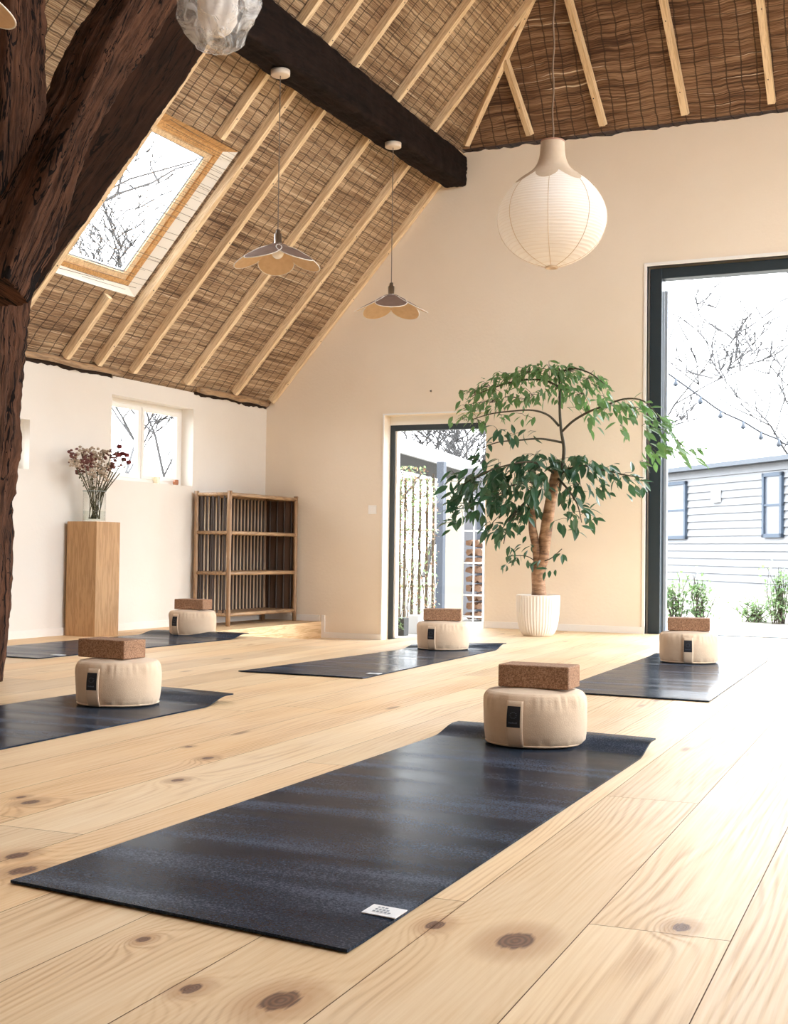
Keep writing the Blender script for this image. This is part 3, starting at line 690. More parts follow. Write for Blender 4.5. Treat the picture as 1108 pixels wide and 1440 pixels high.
yoga_mat((-5.12, 5.20), (-4.43, 5.22), zz(350, 891), (-5.10, 7.20), 'dark yoga mat along the left wall in front of the wooden plinth')
yoga_mat((-1.68, 5.12), (-1.032, 5.097), (-1.159, 7.33), (-1.79, 7.36), 'farthest right yoga mat, lying in the bright light of the big glass door', curl=.006, tagside=False)

# ------------------------------------------------------------------ meditation cushions
def cloth_mat():
    mt = mat('beige_cotton_cover', (.72, .60, .48), .9); q = N(mt); o = q.obj()
    a = q.noise(o, 300, 2); b = q.noise(o, 6, 4)
    q.col(q.mix(q.map(b, .35, .65), (.74, .58, .42), (.66, .50, .35))); q.bump(q.math('ADD', q.math('MULTIPLY', a, .15), b), .35, .01)
    q.b.inputs['Sheen Weight'].default_value = .15; return mt
M_CLOTH = cloth_mat(); M_LABEL = mat('black_woven_label', (.006, .007, .012), .7); M_LOGO = mat('grey_label_thread', (.07, .085, .12), .7)
CR, CH = .154, .158
def cprof():
    pr = []; n = 12
    pr.append((0, .004)); pr.append((CR * .6, .002))
    for i in range(n + 1):
        t = -PI / 2 + PI * i / n; e = .55
        pr.append((CR * (.80 + .20 * abs(math.cos(t)) ** e), CH / 2 + CH / 2 * (1 if t > 0 else -1) * abs(math.sin(t)) ** .75))
    pr += [(CR * .66, CH + .004), (CR * .33, CH + .008), (0, CH + .009)]
    return pr
def make_cushion():
    r = thing('meditation_cushion', 'x', 'cushion', (0, 0, 0), 0, 'round beige meditation cushions')
    pr = cprof(); n = 128
    # denser profile
    dense = []
    for (a, b) in zip(pr, pr[1:]):
        for k in range(3): dense.append((a[0] + (b[0] - a[0]) * k / 3, a[1] + (b[1] - a[1]) * k / 3))
    dense.append(pr[-1])
    def rf(a, i):
        z = dense[i][1]; edge = max(0, 1 - abs(z - CH * .86) / (CH * .22)) + .6 * max(0, 1 - abs(z - CH * .08) / (CH * .12))
        puck = noise.noise(Vector((math.cos(a) * 9, math.sin(a) * 9, z * 6))) * .045 * edge + noise.noise(Vector((math.cos(a) * 22, math.sin(a) * 22, z * 14))) * .03 * edge
        big = noise.noise(Vector((math.cos(a) * 1.6, math.sin(a) * 1.6, z * 9 + 4))) * .03
        return 1 + puck + big
    bm = B(); lathe(bm, dense, n, rf=rf); obj('cover', bm, M_CLOTH, r, world=False)
    # seam piping round the foot and shoulder
    bm = B(); R1 = CR * .985
    tube(bm, [(R1 * .955 * math.cos(t * PI / 32), R1 * .955 * math.sin(t * PI / 32), CH * .045) for t in range(65)], .0028, 6); obj('seam', bm, M_CLOTH, r, world=False)
    # handle strap, facing -y, standing slightly proud
    bm = B(); rows = []; nz = 14; half = .024 / CR
    for j in range(nz + 1):
        z = CH * (.03 + .84 * j / nz); bulge = .0035 + .006 * math.sin(PI * j / nz)
        t = (z - CH / 2) / (CH / 2); rr = CR * (.80 + .20 * max(0.0, 1 - abs(t) ** (1 / .75) ) ** (.275 * 1)) if abs(t) < 1 else CR * .8
        tt = math.asin(min(1, abs(t) ** (1 / .75))); rr = CR * (.80 + .20 * abs(math.cos(tt)) ** .55)
        row = []
        for k in range(7):
            a = -PI / 2 + (k / 6 - .5) * 2 * half; row.append([Vector((q * math.cos(a), q * math.sin(a), z)) for q in (rr + bulge + .0035, rr + bulge + .0060)])
        rows.append(row)
    vv = [[[bm.verts.new(p) for p in c] for c in row] for row in rows]
    for j in range(nz):
        for k in range(6):
            for s in (0, 1): bm.faces.new((vv[j][k][s], vv[j][k + 1][s], vv[j + 1][k + 1][s], vv[j + 1][k][s])).smooth = True
        for k in (0, 6): bm.faces.new((vv[j][k][0], vv[j + 1][k][0], vv[j + 1][k][1], vv[j][k][1]))
    for j in (0, nz):
        for k in range(6): bm.faces.new((vv[j][k][0], vv[j][k + 1][0], vv[j][k + 1][1], vv[j][k][1]))
    h = obj('carry_handle', bm, M_CLOTH, r, world=False)
    def patch(bm, a0, a1, z0, z1, off, zn=6):
        rws = []
        for j in range(zn + 1):
            z = z0 + (z1 - z0) * j / zn; t = (z - CH / 2) / (CH / 2); tt = math.asin(min(1, abs(t) ** (1 / .75))); jj = (z / CH - .03) / .84
            rr = CR * (.80 + .20 * abs(math.cos(tt)) ** .55) + .0035 + .006 * math.sin(PI * jj) + .006 + off
            rws.append([[bm.verts.new((q * math.cos(-PI / 2 + a), q * math.sin(-PI / 2 + a), z)) for q in (rr, rr + .0012)] for a in (a0, (a0 + a1) / 2, a1)])
        for j in range(zn):
            for k in range(2):
                for s in (0, 1): bm.faces.new((rws[j][k][s], rws[j][k + 1][s], rws[j + 1][k + 1][s], rws[j + 1][k][s]))
            for k in (0, 2): bm.faces.new((rws[j][k][0], rws[j + 1][k][0], rws[j + 1][k][1], rws[j][k][1]))
        for j in (0, zn):
            for k in range(2): bm.faces.new((rws[j][k][0], rws[j][k + 1][0], rws[j][k + 1][1], rws[j][k][1]))
    bm = B(); w_ = .0185 / CR; patch(bm, -w_ - .006, w_ - .006, CH * .40, CH * .78, .0004); lb = obj('label', bm, M_LABEL, h, world=False); lb['label'] = 'small black woven label'
    bm = B(); o_ = .0018
    for k in range(10):     # ring emblem with a thin line of thread below
        a = 2 * PI * k / 10; ca = .062 * math.cos(a) * .9; z = CH * .62 + .0085 * math.sin(a); patch(bm, ca - .012 - .006, ca + .012 - .006, z - .0006, z + .0006, o_, 1)
    for k in range(7): patch(bm, -.078 + k * .022 - .006, -.064 + k * .022 - .006, CH * .47, CH * .47 + .003 + .0015 * (k % 3 == 0), o_, 1)
    obj('label_print', bm, M_LOGO, h, world=False)
    return r
cush0 = make_cushion()
# (position, strap angle relative to facing the camera, label)
cspots = [((-1.262, 3.70), -21, 'nearest beige round cushion, on the large foreground mat'),
          ((-2.90, 3.86), -33, 'beige round cushion on the mat at the left edge, nearest the old post'),
          ((-2.945, 6.98), -24, 'beige round cushion on the middle mat in front of the small glass door'),
          ((-4.81, 7.18), -43, 'beige round cushion by the left wall next to the bamboo shelf'),
          ((-1.50, 6.88), -1, 'beige round cushion farthest right, before the big glass door')]
for i, ((x, y), a, lb) in enumerate(cspots):
    o = cush0 if i == 0 else tree_copy(cush0); o.location = (x, y, .0072); o['label'] = lb
    face = math.atan2(-x, y)          # turn so that -y points to the camera
    o.rotation_euler = (0, 0, face + math.radians(a))
def cork():
    mt = mat('speckled_cork', (.45, .27, .15), .85); q = N(mt); o = q.obj()
    v = q.n('ShaderNodeTexVoronoi', ins={'Scale': 330.0}); q.put(v.inputs['Vector'], o)
    a = q.noise(o, 130, 3, .6); sp = q.n('ShaderNodeSeparateColor'); q.put(sp.inputs[0], v.outputs['Color'])
    q.col(q.ramp(q.math('ADD', q.math('MULTIPLY', sp.outputs[0], .55), q.math('MULTIPLY', a, .45)), [(.2, (.17, .085, .045)), (.5, (.29, .155, .085)), (.8, (.42, .25, .15))])); q.bump(a, .3, .002); return mt
M_CORK = cork()
blk = None
for i, ((x, y), rz, lb) in enumerate([((-1.25, 3.70), 1, 'brown cork block on the nearest cushion'), ((-2.925, 3.85), -4, 'brown cork block on the cushion at the left, beside the old post'),
        ((-2.945, 6.97), 20, 'brown cork block on the cushion in front of the small glass door'), ((-4.80, 7.17), 2, 'brown cork block on the cushion next to the bamboo shelf'), ((-1.50, 6.88), 11, 'brown cork block on the cushion before the big glass door')]):
    if blk is None:
        bm = B(); box(bm, (-.108, -.06, 0), (.108, .06, .066), .005); blk = obj('cork_block', bm, M_CORK, smooth=None); o = blk
    else: o = blk.copy(); COL.objects.link(o)
    tag(o, lb, 'yoga block', 'cork yoga blocks on the cushions'); o.location = (x, y, .0072 + CH + .0085); o.rotation_euler = (0, 0, math.radians(rz))

# ------------------------------------------------------------------ bamboo shelf in the corner
SX0, SX1, SY0, SY1, SH = -5.455, -5.165, 8.17, 9.16, 1.0
sh = thing('bamboo_shelf', 'brown bamboo open shelf with four boards in the corner', 'shelf', ((SX0 + SX1) / 2, (SY0 + SY1) / 2, 0))
for x in (SX0, SX1):
    for y in (SY0, SY1):
        bm = B(); pts = [(x, y, z * SH / 10) for z in range(11)]; tube(bm, pts, [.016 + .002 * (k % 3 == 1) for k in range(11)], 12); obj('post', bm, M_BAMBOO, sh)
for z in (.085, .39, .69, .975):
    for x in (SX0, SX1):
        bm = B(); tube(bm, [(x, SY0 + (SY1 - SY0) * k / 6, z) for k in range(7)], [.015, .014, .0165, .014, .0165, .014, .015], 10); obj('rail', bm, M_BAMBOOX, sh)
    for y in (SY0, SY1):
        bm = B(); tube(bm, [(SX0, y, z), (SX1, y, z)], .014, 10); obj('rail', bm, M_BAMBOOX, sh)
    bm = B()
    k = 0; x = SX0 + .014
    while x < SX1 - .01: box(bm, (x, SY0, z + .006), (x + .022, SY1, z + .013), .002); x += .0235
    obj('shelf_board', bm, M_CANEB if 'M_CANEB' in globals() else M_BAMBOO, sh)
M_SLATP = wood('pale_bamboo_slats', (.70, .52, .34), (.50, .34, .20), axis='z'); M_DPANEL = mat('dark_brown_panel', (.13, .08, .055), .6)
for lo, hi in ((.085, .39), (.39, .69), (.69, .975)):
    bm = B()      # upright canes filling the back
    n = 19
    for k in range(n):
        y = SY0 + .03 + (SY1 - SY0 - .06) * k / (n - 1); tube(bm, [(SX0 + .006, y, lo), (SX0 + .006, y, hi)], .0085, 6, False)
    obj('back_canes', bm, M_CANE, sh)
    bm = B()
    for k in range(n - 1):
        y = SY0 + .03 + (SY1 - SY0 - .06) * (k + .5) / (n - 1); box(bm, (SX0 - .004, y - .015, lo), (SX0, y + .015, hi))
    obj('back_slats', bm, M_SLATP, sh)
    bm = B()
    for k in range(5):
        x = SX0 + .045 + (SX1 - SX0 - .09) * k / 4; tube(bm, [(x, SY0, lo), (x, SY0, hi)], .0075, 6, False)
    obj('side_canes', bm, M_CANE, sh)
    bm = B()
    for k in range(4):
        x = SX0 + .05 + (SX1 - SX0 - .09) * k / 3; tube(bm, [(x, SY1, lo), (x, SY1, hi)], .0075, 6, False)
    obj('end_canes', bm, M_CANE, sh)
    bm = B(); box(bm, (SX0, SY1 + .009, lo), (SX1, SY1 + .013, hi)); obj('end_panel', bm, M_DPANEL, sh)

# ------------------------------------------------------------------ plinth, vase, dried flowers
px0, px1, py0, py1, pz = -5.47, -5.235, 6.71, 6.955, .735
bm = B(); box(bm, (px0, py0, 0), (px1, py1, pz), .003); tag(obj('plinth', bm, M_OAK), 'tall square oak plinth against the left wall carrying the vase', 'plinth')
vx, vy = (px0 + px1) / 2, (py0 + py1) / 2
vs = thing('glass_vase', 'clear glass cylinder vase of stems on the oak plinth', 'vase', (vx, vy, pz))
bm = B(); R_, Hh = .075, .20; lathe(bm, [(0, pz + .001), (R_, pz + .001), (R_, pz + Hh), (R_ - .004, pz + Hh), (R_ - .004, pz + .008), (0, pz + .008)], 40, (vx, vy, 0)); obj('vase_glass', bm, M_VASE, vs)
bm = B(); tube(bm, [(vx + R_ * math.cos(t * PI / 16), vy + R_ * math.sin(t * PI / 16), pz + Hh) for t in range(33)], .002, 6); obj('rim', bm, mat('greenish_glass_edge', (.35, .42, .40), .1), vs)
bm = B(); lathe(bm, [(0, pz + .0095), (R_ - .006, pz + .0095), (R_ - .006, pz + .07), (0, pz + .07)], 40, (vx, vy, 0)); obj('water', bm, M_WATER, vs)
M_STEM = mat('dry_stem', (.10, .09, .05), .8); M_SEED = mat('dry_cream_blossom', (.42, .33, .24), .9); M_RED = mat('dark_red_blossom', (.17, .02, .022), .8); M_BRN = mat('brown_dry_blossom', (.14, .05, .04), .9); M_DLEAF = mat('dry_grey_green_leaf', (.13, .13, .08), .8)
def blob(bm, c, r, seed, n=7, fl=.8):
    prof = [(math.sin(PI * k / n) * r, -math.cos(PI * k / n) * r * fl) for k in range(n + 1)]; prof[0] = (0, -r * fl); prof[-1] = (0, r * fl)
    lathe(bm, prof, 9, c, rf=lambda a, i: 1 + .35 * noise.noise(Vector((math.cos(a) * 3 + seed, math.sin(a) * 3, i * 1.3))))
def leaf(bm, p, d, L, W, up=None, droop=.25, fold=.25):
    d = d.normalized(); u = up or Vector((0, 0, 1)); s = d.cross(u)
    if s.length < .05: s = d.cross(Vector((1, 0, 0)))
    s.normalize(); n = s.cross(d)
    prof = ((0, 0), (.16, .55), (.38, 1), (.62, .86), (.82, .48), (1, 0)); mid = []; lf = []; rg = []
    for t, w in prof:
        c = p + d * (L * t) - n * (droop * L * t * t); mid.append(bm.verts.new(c))
        if 0 < t < 1: lf.append(bm.verts.new(c + s * (W * w / 2) + n * (fold * W * w / 2))); rg.append(bm.verts.new(c - s * (W * w / 2) + n * (fold * W * w / 2)))
    bm.faces.new((mid[0], mid[1], lf[0])); bm.faces.new((mid[0], rg[0], mid[1]))
    for i in range(3): bm.faces.new((mid[i + 1], mid[i + 2], lf[i + 1], lf[i])); bm.faces.new((mid[i + 1], rg[i], rg[i + 1], mid[i + 2]))
    bm.faces.new((mid[4], mid[5], lf[3])); bm.faces.new((mid[4], rg[3], mid[5]))
rnd = random.Random(5)
root = Vector((vx, vy, pz + .02))
heads = [(px, py) for px, py in ((100, 640), (108, 646), (114, 636), (122, 642), (128, 634), (134, 644), (120, 655), (138, 652), (146, 636), (112, 662), (130, 664), (144, 662), (156, 640), (151, 655), (104, 652), (126, 648), (140, 640), (148, 668), (160, 655))]
reds = [(168, 628), (172, 638), (178, 640), (181, 650), (174, 646), (166, 640)]
for i, (px, py) in enumerate(heads + reds):
    X = vx + rnd.uniform(-.09, .09); tip = atx(px, py, X); isr = i >= len(heads)
    kind = 'red' if isr else ('brown' if i % 3 == 0 else 'cream')
    e = thing('dried_flower', {'red': 'dark red dried flower leaning right in the glass vase', 'brown': 'brown dried flower head in the glass vase', 'cream': 'cream fluffy dried flower in the glass vase'}[kind] , 'dried flower', root, 0, {'red': 'red dried flowers in the vase', 'brown': 'brown dried flowers in the vase', 'cream': 'cream dried flowers in the vase'}[kind])
    b0 = root + Vector((rnd.uniform(-.035, .035), rnd.uniform(-.035, .035), 0)); neck = Vector((vx + (tip.x - vx) * .25, vy + (tip.y - vy) * .28, pz + Hh * .95))
    pts = []
    for k in range(9):
        t = k / 8; pts.append(b0.lerp(neck, min(1, t / .5)) if t < .5 else neck.lerp(tip, (t - .5) / .5))
    bm = B(); tube(bm, pts, .0034 if isr else .0024, 5)
    obj('stem', bm, M_STEM, e)
    bm = B()
    for k in range(3 if isr else 6):
        p = pts[5].lerp(tip, rnd.uniform(-.2, .8)); leaf(bm, p, Vector((rnd.uniform(-1, 1), rnd.uniform(-1, 1), rnd.uniform(-.3, 1))), .03, .012)
    obj('leaves', bm, M_DLEAF, e)
    bm = B(); nb = 1 if isr else 18
    if isr:
        for k in range(12): leaf(bm, tip, Vector((math.cos(k * .55), math.sin(k * .55), .4)), .034, .016)
        blob(bm, tip, .019, i)
    else:
        for k in range(nb): blob(bm, tip + Vector((rnd.gauss(0, .02), rnd.gauss(0, .022), rnd.gauss(0, .015))), rnd.uniform(.006, .012), i * 20 + k, 4)
    obj('blossom', bm, {'red': M_RED, 'brown': M_BRN, 'cream': M_SEED}[kind], e)

# small things on the sill, wall fittings
p = Vector((XL - .05, 8.03, W1[2])); bm = B(); lathe(bm, [(0, 0), (.018, 0), (.022, .02), (.020, .042), (.017, .042), (.017, .034), (0, .034)], 24, p)
tag(obj('tealight_cup', bm, mat('copper_brown_cup', (.33, .12, .05), .35)), 'small copper brown tealight cup at the right end of the window sill', 'tealight cup')
p = Vector((XL - .06, 7.80, W1[2])); bm = B(); lathe(bm, [(0, 0), (.024, 0), (.028, .05), (.026, .055), (.023, .05), (.02, .005), (0, .005)], 24, p)
tag(obj('glass_cup', bm, mat('amber_glass', (.85, .74, .52), .15, Alpha=.35)), 'faint amber glass cup on the window sill', 'cup')
sw = thing('light_switch', 'white square light switch on the gable wall left of the small door', 'switch', (-4.515, YW, .894))
bm = B(); box(bm, (-4.55, YW - .009, .86), (-4.48, YW, .93), .003); obj('wall_plate', bm, M_WHITE, sw)
bm = B(); box(bm, (-4.535, YW - .014, .875), (-4.495, YW - .009, .915), .002); obj('rocker', bm, M_WHITE, sw)
bm = B(); bar(bm, (-4.024, YW, 1.816), (-4.024, YW - .012, 1.816), .010, .010); tag(obj('nail', bm, M_SCREW), 'small dark nail in the gable wall above the small door', 'nail')

# ------------------------------------------------------------------ petal pendant lamps
def fabric(name, c, c2):
    mt = mat(name, c, .85); q = N(mt); o = q.obj(); a = q.noise(o, 26, 4); q.col(q.mix(q.map(a, .35, .65), c, c2))
    q.b.inputs['Transmission Weight'].default_value = 0
    t = mt.node_tree; tr = t.nodes.new('ShaderNodeBsdfTranslucent'); tr.inputs[0].default_value = (*c, 1); mx = t.nodes.new('ShaderNodeMixShader'); mx.inputs[0].default_value = .22
    out = [n for n in t.nodes if n.type == 'OUTPUT_MATERIAL'][0]; t.links.new(q.b.outputs[0], mx.inputs[1]); t.links.new(tr.outputs[0], mx.inputs[2]); t.links.new(mx.outputs[0], out.inputs[0]); return mt
M_PETAL = fabric('tan_velvet_petal', (.76, .54, .32), (.68, .46, .26)); M_PIPING = mat('white_petal_piping', (.82, .76, .68), .7)
M_PETALO = fabric('taupe_petal_back', (.30, .20, .15), (.26, .17, .125))
M_NICKEL = mat('brushed_nickel', (.52, .50, .48), .3, Metallic=1.0); M_BULB = mat('opal_bulb', (.92, .90, .86), .25); M_ROSE = mat('pale_rose', (.74, .62, .50), .5); M_CORD = mat('grey_cord', (.20, .16, .13), .8)
def petal_lamp(loc, rz, label, cord_top, rose=True):
    r = thing('pendant_lamp', label, 'pendant lamp', loc, rz, 'petal pendant lamps')
    bm = B(); lathe(bm, [(0, .006), (.05, -.004), (.085, -.026), (.085, -.029), (.05, -.008), (0, 0)], 24); obj('hub', bm, M_PETALO, r, world=False)
    bm = B(); lathe(bm, [(0, .085), (.012, .085), (.014, .06), (.022, .06), (.022, .005), (.03, 0), (0, 0)], 24); obj('socket', bm, M_NICKEL, r, world=False)
    bm = B(); prof = [(0, -.085)] + [(.036 * math.sin(PI * k / 10), -.049 - .036 * math.cos(PI * k / 10)) for k in range(1, 9)] + [(.016, -.006), (.016, 0), (0, 0)]; lathe(bm, prof, 24); obj('bulb', bm, M_BULB, r, world=False)
    tilt = math.radians(27)
    for k in range(5):
        a0 = 2 * PI * k / 5; R2 = Matrix.Rotation(a0, 4, 'Z') @ Matrix.Translation((.052, 0, -.012)) @ Matrix.Rotation(tilt, 4, 'Y')
        Lp, Wp = .235, .214; cxp = Lp / 2
        def shp(u, t):    # rounded petal: radial u, angle t
            x = cxp + Lp / 2 * u * math.cos(t); y = Wp / 2 * u * math.sin(t) * 1.0
            z = -.010 * (y / (Wp / 2)) ** 2 - .010 * (x / Lp) ** 2; return x, y, z
        for side, mtl, nm in ((-.0012, M_PETAL, 'petal'), (.0012, M_PETALO, 'petal_back')):
            bm = B(); n = 36; rings = [[bm.verts.new(R2 @ Vector((cxp, 0, -.003 + side)))]]
            for j in range(1, 6):
                rings.append([bm.verts.new(R2 @ (Vector(shp(j / 5, 2 * PI * q / n)) + Vector((0, 0, side)))) for q in range(n)])
            for q in range(n): bm.faces.new((rings[0][0], rings[1][q], rings[1][(q + 1) % n]))
            for j in range(1, 5):
                for q in range(n): bm.faces.new((rings[j][q], rings[j + 1][q], rings[j + 1][(q + 1) % n], rings[j][(q + 1) % n]))
            ob = obj(nm, bm, mtl, r if nm == 'petal' else pt, world=False, smooth=True)
            if nm == 'petal': pt = ob
            else: ob['label'] = 'taupe brown outer face of the petal'
        bm = B(); tube(bm, [R2 @ Vector(shp(1, 2 * PI * q / 36)) for q in range(37)], .0028, 6, False); obj('piping', bm, M_PIPING, pt, world=False)
    bm = B(); tube(bm, [(0, 0, .08), (0, 0, cord_top - loc[2])], .0028, 6); obj('cord', bm, M_CORD, r, world=False)
    if rose:
        bm = B(); z = cord_top - loc[2]; lathe(bm, [(0, z - .032), (.052, z - .032), (.056, z - .028), (.056, z), (0, z)], 40); obj('ceiling_rose', bm, M_ROSE, r, world=False)
    return r
# lamp 1: one petal points straight away from the camera; lamp 2: one petal points at the camera
l1 = (-3.80, 6.48, 2.335); l2 = (-3.78, 7.98, 2.315)
petal_lamp(l1, math.atan2(l1[1], l1[0]) + math.radians(3), 'petal pendant lamp hanging nearest the skylight, left of the other petal lamp', 3.352)
petal_lamp(l2, math.atan2(-l2[1], -l2[0]) + math.radians(0), 'petal pendant lamp hanging before the gable wall, from the beam end', 3.362)
l3 = (-3.02, 3.00, 2.355)
petal_lamp(l3, math.radians(-25), 'petal pendant lamp mostly cut off by the top left corner', zl(-3.02), False)

# ------------------------------------------------------------------ paper lantern
LX, LY, LZ = -1.883, 5.695, 2.119
s6 = 6.0 / F
def paper():
    mt = mat('white_rice_paper', (.88, .83, .76), .8); q = N(mt); o = q.obj()
    sp = q.n('ShaderNodeSeparateXYZ'); q.put(sp.inputs[0], o)
    rg = q.math('SINE', q.math('ADD', q.math('MULTIPLY', sp.outputs[2], 470.0), q.math('MULTIPLY', q.noise(q.scale(o, 4, 4, 16), 1.0, 2), 9.0)))
    q.col(q.mix(q.map(rg, .55, 1.0, 0, .55), (.94, .91, .86), (.74, .65, .54))); q.bump(rg, .35, .003)
    t = mt.node_tree; tr = t.nodes.new('ShaderNodeBsdfTranslucent'); tr.inputs[0].default_value = (.95, .90, .83, 1); mx = t.nodes.new('ShaderNodeMixShader'); mx.inputs[0].default_value = .5
    out = [n for n in t.nodes if n.type == 'OUTPUT_MATERIAL'][0]; t.links.new(q.b.outputs[0], mx.inputs[1]); t.links.new(tr.outputs[0], mx.inputs[2]); t.links.new(mx.outputs[0], out.inputs[0]); return mt
M_PAPER = paper(); M_STRUT = mat('bamboo_strut', (.66, .52, .38), .7)
pl_ = thing('paper_lantern', 'large white ribbed paper lantern lamp shaped like an onion', 'pendant lamp', (LX, LY, LZ))
prof_px = [(16, 199), (16.5, 207), (17, 216), (19, 225), (22.5, 233), (28, 240), (36, 246), (46, 253), (55, 261), (64, 272), (71, 284), (75.5, 297), (76.5, 308), (75, 320), (70.5, 333), (63, 345), (52, 356), (40, 364), (27, 370), (14, 374), (9, 375.5)]
prof = [(a * s6, (305 - b) * s6) for a, b in prof_px]
def dens(pr, k=3):
    out = []
    for i in range(len(pr) - 1):
        p0, p1, p2, p3 = pr[max(i - 1, 0)], pr[i], pr[i + 1], pr[min(i + 2, len(pr) - 1)]
        for j in range(k):
            t = j / k; out.append(tuple(.5 * (2 * p1[c] + (p2[c] - p0[c]) * t + (2 * p0[c] - 5 * p1[c] + 4 * p2[c] - p3[c]) * t * t + (-p0[c] + 3 * p1[c] - 3 * p2[c] + p3[c]) * t ** 3) for c in (0, 1)))
    out.append(pr[-1]); return out
prof = dens(prof, 3)
bm = B(); lathe(bm, prof, 72); sh_ = obj('paper_shade', bm, M_PAPER, pl_, world=False, recalc=False)
bm = B()
for k in range(8):
    a = 2 * PI * k / 8 + .25; tube(bm, [(math.cos(a) * (r_ + .0008), math.sin(a) * (r_ + .0008), z_) for r_, z_ in prof[::2]], .0016, 5, False)
obj('strut_ribs', bm, M_STRUT, pl_, world=False)
# scalloped paper collar below the neck
bm = B(); n = 96; rows = []
cp = [p for p in prof if p[1] > (305 - 266) * s6]
for j in range(13):
    row = []
    for q_ in range(n):
        a = 2 * PI * q_ / n; lobe = abs(math.sin(4 * (a + .25 - PI / 8 + PI / 8))); reach = .74 + .26 * lobe ** .6
        f = j / 12 * reach * (len(cp) - 1); i0 = min(int(f), len(cp) - 2); t = f - i0
        r_ = cp[i0][0] * (1 - t) + cp[i0 + 1][0] * t; z_ = cp[i0][1] * (1 - t) + cp[i0 + 1][1] * t
        row.append(bm.verts.new(((r_ + .0022) * math.cos(a), (r_ + .0022) * math.sin(a), z_ + .0006)))
    rows.append(row)
for A, Bq in zip(rows, rows[1:]):
    for q_ in range(n): bm.faces.new((A[q_], A[(q_ + 1) % n], Bq[(q_ + 1) % n], Bq[q_])).smooth = True
obj('scalloped_collar', bm, fabric('tan_collar_paper', (.60, .47, .34), (.56, .43, .30)), pl_, world=False)
bm = B(); tube(bm, [(.026 * math.cos(t * PI / 12), .026 * math.sin(t * PI / 12), (305 - 376.5) * s6) for t in range(25)], .0055, 8, False); obj('bottom_ring', bm, M_STRUT, pl_, world=False)
bm = B(); z = (305 - 198.5) * s6; tube(bm, [(.053 * math.cos(t * PI / 16), .053 * math.sin(t * PI / 16), z) for t in range(33)], .004, 8, False); obj('top_ring', bm, mat('red_brown_ring', (.40, .20, .13), .6), pl_, world=False)
bm = B(); bx_ = .004
for k in range(2): tube(bm, [(.053 * math.cos(k * PI / 2), .053 * math.sin(k * PI / 2), z), (-.053 * math.cos(k * PI / 2), -.053 * math.sin(k * PI / 2), z)], .002, 5)
obj('hanger_wire', bm, M_CORD, pl_, world=False)
bm = B(); tube(bm, [(.0035 * math.sin(k * 1.7), .0035 * math.cos(k * 1.7), z + k * (zl(LX) - LZ - z) / 60) for k in range(61)], .0045, 6); obj('rope_cord', bm, mat('tan_rope', (.16, .10, .06), .9), pl_, world=False)

# ------------------------------------------------------------------ lamp wrapped in plastic
def plastic():
    mt = D.materials.new('crinkled_clear_plastic'); mt.use_nodes = True; t = mt.node_tree; b = t.nodes['Principled BSDF']
    b.inputs['Base Color'].default_value = (.9, .88, .85, 1); b.inputs['Roughness'].default_value = .16
    q = N(mt); a = q.noise(q.obj(), 11, 4, .6, 1.2); q.bump(a, 1.0, .05)
    tr = t.nodes.new('ShaderNodeBsdfTransparent'); mx = t.nodes.new('ShaderNodeMixShader'); q.put(mx.inputs[0], q.map(a, .42, .62, .12, .5))
    out = [n for n in t.nodes if n.type == 'OUTPUT_MATERIAL'][0]; t.links.new(tr.outputs[0], mx.inputs[1]); t.links.new(b.outputs[0], mx.inputs[2]); t.links.new(mx.outputs[0], out.inputs[0]); return mt
M_PLASTIC = plastic()
bg_ = (-2.46, 3.76, 2.44)
bag = thing('wrapped_lamp', 'hanging lamp wrapped in crinkled clear plastic at the top edge', 'lamp', bg_)
bm = B(); pr = [(0, -.155), (.03, -.152), (.07, -.135), (.10, -.10), (.118, -.05), (.125, .01), (.13, .08), (.125, .15), (.10, .22), (.06, .28), (.02, .33), (.012, .42)]
lathe(bm, dens(pr, 4), 64, rf=lambda a, i: 1 + .22 * noise.noise(Vector((math.cos(a) * 2.2, math.sin(a) * 2.2, i * .13))) + .12 * noise.noise(Vector((math.cos(a) * 6, math.sin(a) * 6, i * .35 + 5))))
obj('plastic_wrap', bm, M_PLASTIC, bag, world=False)
bm = B(); pr = [(0, -.10), (.035, -.09), (.06, -.05), (.068, 0), (.06, .06), (.04, .11), (.02, .16), (.012, .2)]
lathe(bm, dens(pr, 3), 40, rf=lambda a, i: 1 + .25 * noise.noise(Vector((math.cos(a) * 3, math.sin(a) * 3, i * .3 + 9))))
obj('lamp_shade', bm, fabric('white_shade_cloth', (.80, .74, .68), (.74, .68, .62)), bag, world=False)
bm = B(); tube(bm, [(0, 0, .18), (0, 0, zl(bg_[0]) - bg_[2])], .003, 6); obj('cord', bm, M_CORD, bag, world=False)

# ------------------------------------------------------------------ potted tree
PX, PY = -2.905, 8.56
pt_ = thing('potted_tree', 'tall leafy umbrella tree in a white ribbed pot between the two doors', 'plant', (PX, PY, 0))
bm = B(); prof = dens([(.085, 0), (.098, .004), (.118, .03), (.136, .09), (.144, .16), (.147, .22), (.148, .262), (.150, .28)], 3); prof = [(0, 0)] + prof + [(.140, .282), (.136, .26), (.134, .235), (0, .235)]
lathe(bm, prof, 168, rf=lambda a, i: 1 + (.05 * (abs(math.sin(a * 21)) ** .6 - .6) if 3 < i < 21 else 0))
M_POT = mat('white_ceramic_pot', (.80, .74, .66), .5); obj('pot', bm, M_POT, pt_, world=False)
bm = B(); lathe(bm, [(0, .244), (.08, .243), (.132, .236)], 40, rf=lambda a, i: 1); obj('soil', bm, mat('dark_soil', (.03, .02, .015), .95), pt_, world=False)
